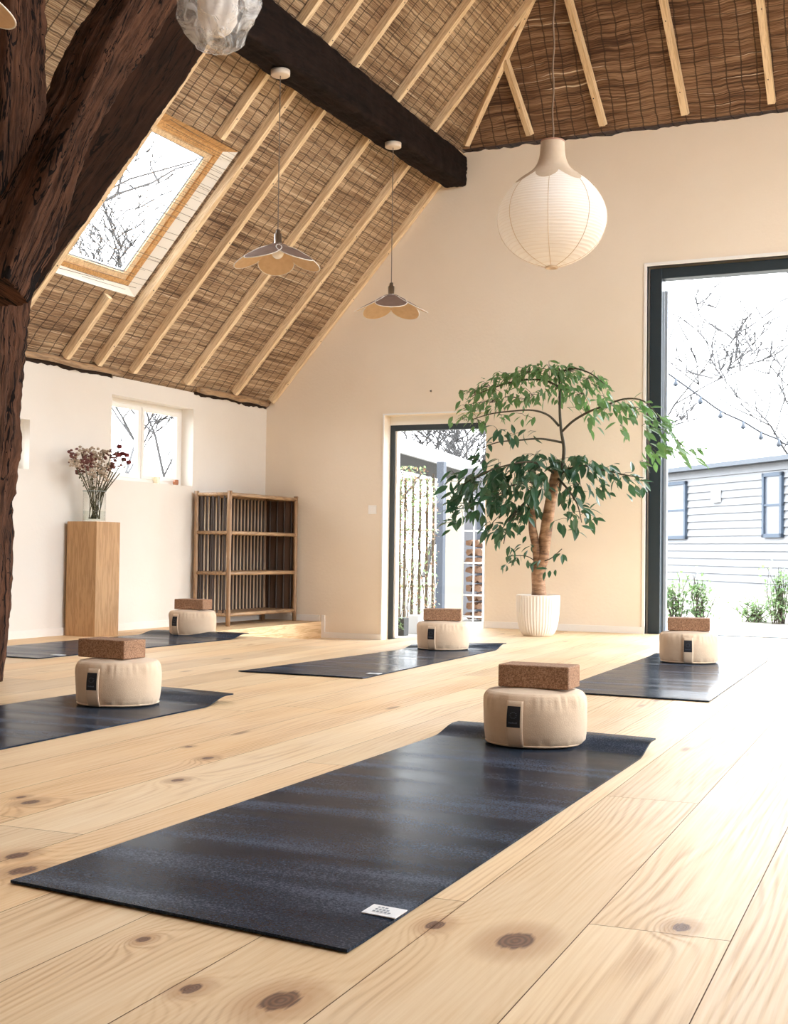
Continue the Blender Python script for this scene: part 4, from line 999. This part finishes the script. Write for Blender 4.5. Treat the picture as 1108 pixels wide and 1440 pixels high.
def bark():
    mt = mat('tan_bark', (.35, .21, .12), .7); q = N(mt); o = q.obj(); a = q.noise(q.scale(o, 10, 10, 40), 1.0, 5, .6); b = q.noise(o, 14, 3)
    sp = q.n('ShaderNodeSeparateXYZ'); q.put(sp.inputs[0], o); 
    c = q.ramp(q.math('ADD', q.math('MULTIPLY', a, .6), q.math('MULTIPLY', b, .4)), [(.36, (.07, .035, .02)), (.5, (.29, .155, .08)), (.62, (.48, .29, .17))]); q.col(c); q.bump(a, .5, .006); return mt
M_BARK = bark(); M_TWIG = mat('dark_green_brown_twig', (.06, .05, .03), .7)
def spl(pts, k=5):
    pts = [Vector(p) for p in pts]; out = []
    for i in range(len(pts) - 1):
        p0, p1, p2, p3 = pts[max(i - 1, 0)], pts[i], pts[i + 1], pts[min(i + 2, len(pts) - 1)]
        for j in range(k):
            t = j / k; out.append(.5 * (2 * p1 + (p2 - p0) * t + (2 * p0 - 5 * p1 + 4 * p2 - p3) * t * t + (-p0 + 3 * p1 - 3 * p2 + p3) * t ** 3))
    out.append(pts[-1]); return out
def trunk(name, pts, r0, r1, mt, n=14):
    P3 = spl([aty(px, py, y) for px, py, y in pts]); bm = B(); m_ = len(P3)
    tube(bm, P3, [(r0 + (r1 - r0) * i / (m_ - 1)) * (1 + .10 * noise.noise(P3[i] * 12)) for i in range(m_)], n); return obj(name, bm, mt, pt_)
T0 = PY
trunk('trunk', [(758, 850, T0), (758, 838, T0), (757, 815, T0), (758, 800, T0), (763, 782, T0), (768, 745, T0), (775, 700, T0), (783, 662, T0)], .054, .036, M_BARK, 20)
trunk('trunk', [(757, 800, T0), (755, 775, T0 - .02), (749, 745, T0 - .03), (748, 722, T0 - .03), (744, 690, T0 - .05)], .034, .022, M_BARK)
trunk('upper_stem', [(786, 690, T0 + .02), (790, 662, T0), (793, 632, T0), (789, 605, T0), (787, 575, T0), (787, 545, T0), (786, 518, T0)], .015, .006, M_TWIG, 8)
brs = {'a': [(786, 599, T0), (771, 584, T0 - .05), (749, 577, T0 - .1), (722, 578, T0 - .1), (690, 582, T0 - .12), (664, 590, T0 - .15)],
       'b': [(790, 622, T0), (760, 617, T0 - .1), (730, 619, T0 - .15), (700, 622, T0 - .2), (672, 632, T0 - .25)],
       'c': [(790, 607, T0), (806, 592, T0 - .05), (828, 579, T0 - .1), (849, 571, T0 - .15), (878, 561, T0 - .2), (905, 564, T0 - .2), (925, 584, T0 - .2), (948, 612, T0 - .15), (968, 640, T0 - .1)],
       'd': [(787, 545, T0), (765, 535, T0 + .05), (730, 535, T0 + .1), (695, 545, T0 + .1), (662, 558, T0 + .1)],
       'e': [(786, 525, T0), (805, 518, T0), (830, 525, T0 - .1), (850, 540, T0 - .1)],
       'f': [(790, 665, T0), (815, 655, T0 - .1), (845, 660, T0 - .15), (880, 668, T0 - .15), (905, 672, T0 - .1)],
       'g': [(783, 668, T0), (750, 650, T0 - .2), (710, 655, T0 - .3), (670, 670, T0 - .3), (640, 690, T0 - .3)],
       'h': [(784, 672, T0), (800, 690, T0 - .2), (812, 710, T0 - .25), (818, 735, T0 - .25)],
       'i': [(745, 700, T0 - .05), (730, 715, T0 - .2), (715, 735, T0 - .25), (708, 765, T0 - .25)],
       'j': [(746, 700, T0 - .05), (735, 680, T0 + .1), (700, 690, T0 + .15), (665, 700, T0 + .1)],
       'k': [(762, 790, T0), (775, 785, T0 - .08), (790, 772, T0 - .1)], 'l': [(756, 792, T0), (740, 782, T0 - .06), (715, 782, T0 - .1)]}
for k, v in brs.items(): trunk('branch', v, .009 if k not in 'kl' else .004, .003, M_TWIG, 6)
def leafmat(name, c1, c2, tr=.25):
    mt = mat(name, c1, .35); q = N(mt); o = q.obj(); a = q.noise(o, 7, 3)
    q.col(q.mix(q.map(a, .38, .62), c1, c2)); t = mt.node_tree; tn = t.nodes.new('ShaderNodeBsdfTranslucent'); tn.inputs[0].default_value = (c2[0] * 1.6, c2[1] * 1.9, c2[2] * 1.2, 1)
    mx = t.nodes.new('ShaderNodeMixShader'); mx.inputs[0].default_value = tr; out = [n for n in t.nodes if n.type == 'OUTPUT_MATERIAL'][0]
    t.links.new(q.b.outputs[0], mx.inputs[1]); t.links.new(tn.outputs[0], mx.inputs[2]); t.links.new(mx.outputs[0], out.inputs[0]); return mt
M_LEAFD = leafmat('dark_glossy_leaf', (.022, .068, .038), (.045, .105, .055), .18)
M_LEAFM = leafmat('mid_green_leaf', (.075, .155, .07), (.13, .22, .10), .35)
def foliage(name, clusters, lmin, lmax, mt, seed, label=None, per=1.0, twig=True):
    r_ = random.Random(seed); bm = B(); tw = B()
    for px, py, dyy, rx, ry, n in clusters:
        c = aty(px, py, T0 + dyy); zr_ = 206.0
        for k in range(int(n * per)):
            a = r_.uniform(0, 2 * PI); q = math.sqrt(r_.random())
            p = c + Vector((math.cos(a) * q * rx / zr_, r_.uniform(-1, 1) * .14, math.sin(a) * q * ry / zr_))
            out = (p - Vector((PX + .1, T0, p.z + .12))); out.y *= .7
            d = Vector((out.x * 1.0 + r_.gauss(0, .45), out.y + r_.gauss(0, .55), -.55 + r_.gauss(0, .38)))
            L = r_.uniform(lmin, lmax); W_ = L * r_.uniform(.36, .47)
            up = Vector((r_.gauss(0, .35), r_.gauss(-.35, .35), 1))
            if p.y + L * .8 > YW - .05 : d.y = -abs(d.y)
            leaf(bm, p, d, L, W_, up, r_.uniform(.1, .35), r_.uniform(.12, .3))
            if twig and k % 3 == 0: tube(tw, [p, p + (c - p) * .7 + Vector((0, 0, .01)), c], .0016, 4, False)
    nl = len(bm.faces); join(bm, tw)
    for i, f in enumerate(bm.faces):
        if i >= nl: f.material_index = 1
    o = obj(name, bm, mt, pt_, recalc=False); o.data.materials.append(M_TWIG)
    if label: o['label'] = label
foliage('foliage', [(668, 555, .1, 20, 10, 22), (690, 545, .1, 22, 12, 34), (718, 532, .1, 24, 13, 46), (745, 524, 0, 24, 12, 42), (772, 520, 0, 24, 12, 46), (800, 522, 0, 24, 12, 46), (826, 532, -.05, 22, 13, 34), (845, 548, -.1, 12, 12, 14),
                    (662, 575, .0, 14, 10, 16), (690, 566, 0, 24, 12, 36), (720, 560, 0, 24, 10, 30), (748, 556, 0, 18, 10, 24), (790, 548, 0, 26, 14, 44), (820, 555, 0, 20, 12, 26), (812, 575, 0, 10, 8, 7), (738, 585, -.1, 12, 6, 6),
                    (650, 590, -.1, 10, 8, 9), (672, 592, -.1, 14, 10, 14), (700, 585, -.1, 12, 6, 6)], .055, .085, M_LEAFM, 3, 'smaller lighter leaves of the upper crown')
foliage('foliage', [(700, 607, -.15, 14, 9, 9), (722, 612, -.15, 14, 8, 9), (742, 608, -.1, 8, 6, 3), (668, 638, -.2, 14, 8, 7), (690, 628, -.2, 8, 6, 3)], .07, .10, M_LEAFD, 4, 'dark leaves on the low left branch')
foliage('foliage', [(645, 680, -.25, 16, 18, 24), (652, 712, -.25, 16, 20, 22), (640, 735, -.25, 8, 12, 6), (672, 672, -.25, 18, 18, 30), (680, 705, -.25, 20, 20, 30), (702, 662, -.2, 18, 18, 26), (712, 695, -.3, 24, 22, 40), (722, 725, -.3, 22, 18, 28), (735, 655, -.15, 20, 16, 24),
                    (748, 680, -.3, 24, 22, 40), (752, 640, 0, 18, 10, 14), (765, 655, -.1, 18, 14, 18), (785, 648, 0, 16, 12, 14), (690, 740, -.3, 14, 12, 10), (745, 712, -.1, 14, 10, 10), (700, 670, .2, 30, 20, 24)], .085, .125, M_LEAFD, 5, 'large dark drooping leaves of the lower crown')
foliage('foliage', [(805, 648, -.1, 18, 14, 18), (828, 655, -.1, 20, 14, 22), (850, 662, -.1, 20, 14, 20), (875, 668, -.1, 18, 10, 13), (900, 676, -.1, 10, 8, 5), (885, 690, -.1, 8, 10, 4), (845, 685, -.15, 14, 10, 8), (815, 680, -.2, 18, 14, 16), (795, 670, -.1, 16, 16, 16), (802, 700, -.2, 16, 14, 12), (820, 722, -.2, 16, 14, 12), (798, 730, -.2, 12, 14, 8), (808, 745, -.2, 8, 8, 3), (830, 735, -.2, 8, 8, 3)], .07, .11, M_LEAFD, 6, 'mid green leaves on the right of the lower crown')
foliage('foliage', [(832, 590, -.15, 12, 14, 9), (858, 572, -.2, 16, 10, 16), (880, 572, -.2, 16, 14, 20), (900, 575, -.2, 16, 14, 20), (872, 598, -.2, 12, 12, 8), (918, 592, -.2, 16, 16, 24), (932, 612, -.2, 14, 16, 22), (918, 632, -.2, 14, 12, 14), (946, 622, -.15, 14, 14, 14), (968, 640, -.1, 12, 14, 11), (905, 650, -.2, 10, 5, 5), (978, 628, -.1, 5, 10, 4), (850, 560, -.2, 10, 5, 5)], .07, .10, M_LEAFM, 7, 'light green leaves drooping from the long right branch')
foliage('foliage', [(706, 755, -.25, 14, 18, 12), (718, 775, -.2, 12, 10, 9), (732, 785, -.1, 14, 10, 8), (710, 790, -.15, 8, 6, 4), (770, 800, -.1, 8, 8, 4), (788, 772, -.1, 10, 8, 4), (740, 765, -.1, 10, 12, 6), (760, 790, -.08, 6, 6, 3)], .055, .085, M_LEAFD, 8, 'few low leaves around the trunk', twig=False)

# ------------------------------------------------------------------ outside
def ground_mat():
    mt = mat('pale_leaf_strewn_gravel', (.5, .46, .4), .9); q = N(mt); o = q.obj(); a = q.noise(o, 22, 5, .7); b = q.noise(o, 1.2, 3)
    q.col(q.ramp(q.math('ADD', q.math('MULTIPLY', a, .6), q.math('MULTIPLY', b, .4)), [(.34, (.07, .055, .035)), (.46, (.16, .145, .12)), (.60, (.24, .225, .20))])); return mt
bm = B(); box(bm, (-60, YW + T, -.30), (60, 110, -.14)); box(bm, (-60, -40, -.5), (60, YW + T, -.26))
g_ = obj('ground', bm, ground_mat()); g_['kind'] = 'structure'; g_['label'] = 'pale leaf strewn ground outside'
# white clad cabin
hd = Vector((-.66, .75, 0)).normalized(); hn_ = Vector((-.75, -.66, 0)).normalized(); hp = Vector((-5.416, 28.396, 0))
if hn_.dot(-hp) < 0: hn_ = -hn_
cab = thing('cabin', 'long white clapboard cabin with blue-grey windows outside the big door', 'building', hp)
M_CLAD = mat('pale_clapboard', (.17, .175, .185), .7)
bm = B(); s0, s1 = -9.0, 7.0; nb = 16; z0_, z1_ = -.15, 2.46; bh = (z1_ - z0_) / nb
def HP(s, off, z): p = hp + hd * s + hn_ * off; return Vector((p.x, p.y, z))
for k in range(nb):
    a, b = z0_ + k * bh, z0_ + (k + 1) * bh
    add_faces(bm, [HP(s0, .035, a), HP(s1, .035, a), HP(s1, 0, b), HP(s0, 0, b)], [(0, 1, 2, 3)]); add_faces(bm, [HP(s0, .035, a), HP(s1, .035, a), HP(s1, 0, a), HP(s0, 0, a)], [(0, 3, 2, 1)])
add_faces(bm, [HP(s0, -4, z0_), HP(s1, -4, z0_), HP(s1, -4, z1_), HP(s0, -4, z1_)], [(0, 1, 2, 3)])
for s in (s0, s1): add_faces(bm, [HP(s, 0, z0_), HP(s, -4, z0_), HP(s, -4, z1_), HP(s, 0, z1_)], [(0, 1, 2, 3)])
obj('clapboard_wall', bm, M_CLAD, cab)
bm = B()
add_faces(bm, [HP(s0 - .2, .25, 2.46), HP(s1 + .2, .25, 2.46), HP(s1 + .2, .25, 2.56), HP(s0 - .2, .25, 2.56), HP(s0 - .2, -4.2, 2.5), HP(s1 + .2, -4.2, 2.5), HP(s1 + .2, -4.2, 2.62), HP(s0 - .2, -4.2, 2.62)], [(0, 1, 2, 3), (7, 6, 5, 4), (0, 4, 5, 1), (3, 2, 6, 7), (0, 3, 7, 4), (1, 5, 6, 2)])
obj('roof', bm, mat('light_grey_metal_roof', (.05, .06, .075), .6), cab)
M_WFR = mat('blue_grey_window_frame', (.028, .045, .07), .6); M_WPN = mat('pale_reflecting_pane', (.08, .09, .11), .3)
for sa, sb, za, zb_ in ((-2.255, -1.54, .94, 2.25), (1.61, 2.72, .93, 2.25)):
    bm = B(); fwid = .075
    def hb_(s_a, s_b, z_a, z_b, o0, o1):
        add_faces(bm, [HP(s_a, o0, z_a), HP(s_b, o0, z_a), HP(s_b, o0, z_b), HP(s_a, o0, z_b), HP(s_a, o1, z_a), HP(s_b, o1, z_a), HP(s_b, o1, z_b), HP(s_a, o1, z_b)], [(0, 1, 2, 3), (7, 6, 5, 4), (0, 4, 5, 1), (3, 2, 6, 7), (0, 3, 7, 4), (1, 5, 6, 2)])
    hb_(sa, sb, za, za + fwid, .03, .09); hb_(sa, sb, zb_ - fwid, zb_, .03, .09); hb_(sa, sa + fwid, za, zb_, .03, .09); hb_(sb - fwid, sb, za, zb_, .03, .09); hb_(sa, sb, (za + zb_) / 2 - .02, (za + zb_) / 2 + .02, .03, .08)
    f_ = obj('window', bm, M_WFR, cab)
    bm = B(); hb_(sa + fwid, sb - fwid, za + fwid, zb_ - fwid, .038, .05); obj('pane', bm, M_WPN, f_)
bm = B(); hb_(.15, .45, 1.72, 2.0, .03, .10); obj('vent_box', bm, mat('white_vent', (.5, .5, .5), .6), cab)

# bushes
M_BUSH = leafmat('pale_green_shrub_leaf', (.085, .14, .06), (.16, .22, .12), .3); M_BTW = mat('grey_brown_twig', (.06, .045, .035), .9)
def bush(x, y, w_, h_, n, label, seed):
    r_ = random.Random(seed); t = thing('shrub', label, 'shrub', (x, y, -.14), 0, 'low shrubs outside the big door')
    bm = B(); tw = B()
    for k in range(22):
        a = r_.uniform(0, 2 * PI); e = Vector((x + math.cos(a) * w_ * r_.random(), y + math.sin(a) * w_ * .6 * r_.random(), -.14 + h_ * r_.uniform(.6, 1)))
        p0 = Vector((x + r_.uniform(-.3, .3) * w_, y + r_.uniform(-.1, .1), -.14)); mid = p0.lerp(e, .5) + Vector((r_.uniform(-.05, .05), 0, .04)); tube(tw, [p0, mid, e], [.006, .004, .002], 5, False)
        for j in range(n // 22):
            f = r_.uniform(.15, 1.05); p = p0.lerp(e, f) + Vector((r_.gauss(0, .06), r_.gauss(0, .06), r_.gauss(0, .04)))
            p.z = max(p.z, -.12); leaf(bm, p, Vector((r_.gauss(0, 1), r_.gauss(0, 1), r_.gauss(.2, .6))), r_.uniform(.04, .07), r_.uniform(.02, .035))
    obj('leaves', bm, M_BUSH, t, recalc=False); obj('stems', tw, M_BTW, t)
bush(-3.15, 13.8, .22, .50, 500, 'twiggy green shrub seen just right of the big door frame', 1); bush(-2.92, 13.95, .20, .52, 460, 'twiggy shrub with reddish stems behind the far right cushion', 2)
bush(-2.42, 14.3, .35, .26, 380, 'low sparse shrub between the two taller shrubs outside', 3); bush(-2.13, 14.1, .18, .62, 560, 'leafy green shrub at the right edge outside the big door', 4); bush(-1.75, 14.2, .25, .6, 500, 'leafy shrub cut by the right edge of the picture', 5)
# string lights
sl = thing('string_lights', 'festoon cable with small bulbs hanging across the sky outside the big door', 'string lights', (-2.84, 11.87, -.14))
cab_px = [(915, 508), (932, 520), (950, 533), (985, 558), (1013, 578), (1045, 593), (1070, 608), (1095, 618), (1125, 630)]
P3 = [aty(a, b, 11.8 + i * .07) for i, (a, b) in enumerate(cab_px)]
P3 = [P3[0] + Vector((-1.4, -.2, 1.1))] + P3 + [P3[-1] + Vector((1.2, .3, -.25))]
bm = B(); tube(bm, spl(P3, 4), .010, 5); obj('cable', bm, mat('grey_cable', (.03, .035, .045), .7), sl)
for p in P3[3:-2]:
    bm = B(); lathe(bm, [(0, -.075), (.02, -.06), (.024, -.045), (.014, -.025), (.013, 0), (0, 0)], 12, p); obj('bulb', bm, mat('blue_grey_bulb', (.035, .05, .075), .4), sl)
for p, a in ((P3[0], 'pale garden pole carrying the left end of the festoon cable'), (P3[-1], 'pale garden pole carrying the right end of the festoon cable')):
    bm = B(); tube(bm, [(p.x, p.y + .01, -.14), (p.x, p.y + .01, p.z + .02)], .02, 8); tag(obj('garden_pole', bm, M_BTW), a, 'pole')

# bare trees
M_TREE = mat('pale_grey_bark', (.045, .043, .043), .9)
def bare_tree(x, y, h, seed, label, group='bare trees around the barn', lean=0.0, depth=5, r0=.09, zb_=-.14):
    r_ = random.Random(seed); bm = B()
    def grow(p, d, L, r, dep):
        r = max(r, .00058 * math.hypot(x, y)); pts = [p]; q = p.copy(); dd = d.copy()
        for k in range(4):
            dd = (dd + Vector((r_.gauss(0, .16), r_.gauss(0, .16), r_.gauss(.03, .08)))).normalized(); q = q + dd * L / 4; pts.append(q.copy())
        tube(bm, pts, [r * (1 - .1 * k) for k in range(5)], 5 if dep > 2 else 3, False)
        if dep == 0: return
        for k in range(4 if dep > 1 else 3):
            f = r_.choice((1, 2, 3, 4, 4)); a = r_.uniform(0, 2 * PI); s = Vector((math.cos(a), math.sin(a), r_.uniform(-.1, .6)))
            grow(pts[f], (dd * .75 + s * .75).normalized(), L * r_.uniform(.55, .78), r * .52, dep - 1)
    grow(Vector((x, y, zb_)), Vector((lean, 0, 1)).normalized(), h * .42, r0, depth)
    o = obj('bare_tree', bm, M_TREE, recalc=False); tag(o, label, 'tree', group); return o
bare_tree(-7.4, 20, 7.0, 2, 'bare tree in the sky beside the big door frame', r0=.06, depth=4)
bare_tree(-9.5, 36, 12, 12, 'slim bare tree behind the cabin near the drooping leaves', r0=.09)
bare_tree(-3.4, 38, 12, 5, 'bare tree above the cabin at the right edge', r0=.09, depth=4)
bare_tree(-17.0, 36, 9, 6, 'bare tree above the shed roof seen through the small door', r0=.10)
bare_tree(-14.5, 33, 8, 8, 'second bare tree above the shed roof seen through the small door', r0=.09)
bare_tree(-10.6, 13.8, 5.2, 9, 'bare tree outside the left half of the white window', r0=.028)
bare_tree(-9.6, 14.2, 5.4, 10, 'bare tree outside the right half of the white window', r0=.028)
bare_tree(-15, 17.5, 7, 14, 'bare tree far behind the white window', r0=.05)
bare_tree(-10.5, 10.5, 8.5, 21, 'tall bare tree whose crown shows in the skylight', r0=.05)
bare_tree(-9.0, 9.3, 6.8, 22, 'second tall bare tree whose twigs show in the skylight', r0=.045)

# shed, trellis and firewood seen through the small door
shed = thing('lean_to_shed', 'lean-to shed with deep white fascia and dark underside seen through the small door', 'shed', (-5.5, 13, -.14))
A0, A1 = aty(540, 607, 10.9), aty(720, 668, 19.0)
dn = (A1 - A0); dn.z = 0; dn.normalize(); side = Vector((-dn.y, dn.x, 0)) * 1.0
if side.x > 0: side = -side
A0 = A0 - dn * .1
bm = B()
def plate(a, b, zt0, zt1, th0, dep):
    p = [a, b, b + side * dep, a + side * dep]; 
    add_faces(bm, [Vector((q.x, q.y, z)) for q, z in zip(p, (zt0, zt1, zt1, zt0))] + [Vector((q.x, q.y, z - th0)) for q, z in zip(p, (zt0, zt1, zt1, zt0))], [(0, 1, 2, 3), (7, 6, 5, 4), (0, 4, 5, 1), (1, 5, 6, 2), (2, 6, 7, 3), (3, 7, 4, 0)])
plate(A0, A1, A0.z, A1.z, .15, .04); obj('fascia', bm, mat('white_fascia', (.30, .30, .30), .6), shed)
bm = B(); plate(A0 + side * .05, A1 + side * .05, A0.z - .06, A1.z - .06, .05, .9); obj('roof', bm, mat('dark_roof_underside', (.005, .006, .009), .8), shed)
bm = B(); p = atz(617, 882, -.14); box(bm, (p.x - .04, p.y, -.14), (p.x + .03, p.y + .07, 1.42)); obj('post', bm, mat('blue_grey_post', (.035, .045, .065), .6), shed)
bm = B(); pa, pb = aty(621, 780, 12.3), aty(652, 780, 12.4); box(bm, (pa.x, 12.35, -.14), (pb.x, 12.40, 1.32), .004); obj('board_panel', bm, mat('pale_pine_panel', (.30, .265, .21), .7), shed)
bm = B(); pb2 = aty(652, 780, 13.4); pb3 = aty(720, 780, 13.4); box(bm, (pb2.x, 13.4, -.14), (pb3.x, 13.45, 1.5)); obj('back_wall', bm, mat('grey_shed_wall', (.10, .10, .11), .8), shed)
# trellis posts with creeper
tr_ = thing('trellis', 'slatted timber trellis overgrown with creeper seen through the small door', 'trellis', (-4.7, 10.5, -.14))
M_SLAT = mat('tan_trellis_slat', (.09, .062, .035), .8)
for px in (560, 567, 578, 588, 598, 607):
    a = atz(px, 889, -.14); yy = 10.6; q = aty(px, 880, yy); bm = B(); box(bm, (q.x - .008, yy, -.14), (q.x + .010, yy + .02, 1.22)); obj('slat', bm, M_SLAT, tr_)
qa, qb = aty(556, 700, 10.6), aty(613, 700, 10.6)
for z in (.25, .75, 1.2):
    bm = B(); box(bm, (qa.x, 10.62, z), (qb.x, 10.635, z + .02)); obj('rail', bm, M_WHITE, tr_)
r_ = random.Random(9); bm = B(); bm2 = B(); tw = B()
for k in range(1500):
    t = r_.random() ** .75; px = 556 + 60 * r_.random() - (14 * (1 - t) if r_.random() < .3 else 0); py = 655 + 232 * (1 - t) if r_.random() < .75 else 655 + 60 * r_.random()
    if py < 672 and abs(px - 578) > 22: continue
    p = aty(px, py, 10.5 + r_.gauss(0, .04)); L = r_.uniform(.018, .034)
    leaf(bm if r_.random() < .55 else bm2, p, Vector((r_.gauss(0, 1), r_.gauss(0, .6), r_.gauss(-.4, .6))), L, L * .6)
for k in range(14):
    x_ = qa.x + (qb.x - qa.x) * r_.random(); tube(tw, [(x_ + .04 * math.sin(j + k), 10.57, -.14 + 1.4 * j / 7) for j in range(8)], .003, 4, False)
cr = thing('creeper', 'climbing creeper with pale green and brown leaves on the trellis', 'climbing plant', (-4.6, 10.55, -.14))
obj('green_leaves', bm, leafmat('pale_creeper_leaf', (.13, .20, .10), (.24, .30, .19), .3), cr, recalc=False); obj('dry_leaves', bm2, mat('dry_tan_leaf', (.27, .17, .11), .9), cr, recalc=False); obj('vines', tw, M_BTW, cr)
# firewood rack
rk = thing('firewood_rack', 'white wire rack for firewood seen at the right side of the small door', 'rack', (-4.6, 12.6, -.14))
a, b = aty(653, 780, 12.5), aty(684, 780, 12.5); bm = B()
for z in (-.1, .12, .45, .78, 1.08): box(bm, (a.x, 12.44, z), (b.x, 12.46, z + .018))
for x in (a.x, (a.x + b.x) / 2, b.x - .015): box(bm, (x, 12.43, -.14), (x + .012, 12.45, 1.15))
obj('wire_frame', bm, mat('white_wire', (.45, .45, .45), .5), rk)
bm = B(); box(bm, (a.x, 12.85, -.14), (b.x, 12.87, 1.15)); obj('back_panel', bm, mat('dark_back', (.05, .06, .08), .8), rk)
M_LOG = wood('split_firewood', (.16, .08, .04), (.06, .03, .015), axis='y'); lg = None
for i in range(26):
    z = -.08 + .06 * (i // 3) * 1.55; x = a.x + .04 + (b.x - a.x - .08) * ((i % 3) + .5) / 3 + r_.uniform(-.015, .015)
    if lg is None:
        bm = B(); prism(bm, [(-.035, -.025), (.03, -.03), (.04, .012), (-.005, .034), (-.032, .012)], 'y', -.17, .17); lg = obj('firewood_log', bm, M_LOG); o = lg
    else: o = lg.copy(); COL.objects.link(o)
    o.location = (x, 12.65, z); o.rotation_euler = (0, r_.uniform(0, 6), 0); tag(o, 'split log stacked in the white wire rack outside the small door', 'log', 'split logs in the firewood rack')
# planter box and grey crate at the foot of the door
q = aty(566, 884, 10.0); bm = B(); box(bm, (q.x - .05, 9.95, -.14), (q.x + .035, 10.05, .01), .006); pb_ = thing('planter', 'small dark planter with green leaves outside the small door', 'planter', (q.x, 10, -.14)); obj('planter_box', bm, mat('dark_planter', (.02, .02, .02), .7), pb_)
bm = B()
for k in range(40): leaf(bm, Vector((q.x + r_.uniform(-.045, .03), 9.94, r_.uniform(-.1, .02))), Vector((r_.gauss(0, 1), -.6, r_.gauss(0, 1))), .03, .014)
obj('leaves', bm, M_BUSH, pb_, recalc=False)
q = aty(581, 884, 10.3); bm = B(); box(bm, (q.x - .03, 10.25, -.14), (q.x + .07, 10.35, .02), .006); tag(obj('crate', bm, mat('pale_grey_crate', (.35, .36, .38), .7)), 'pale grey crate beside the planter outside the small door', 'crate')
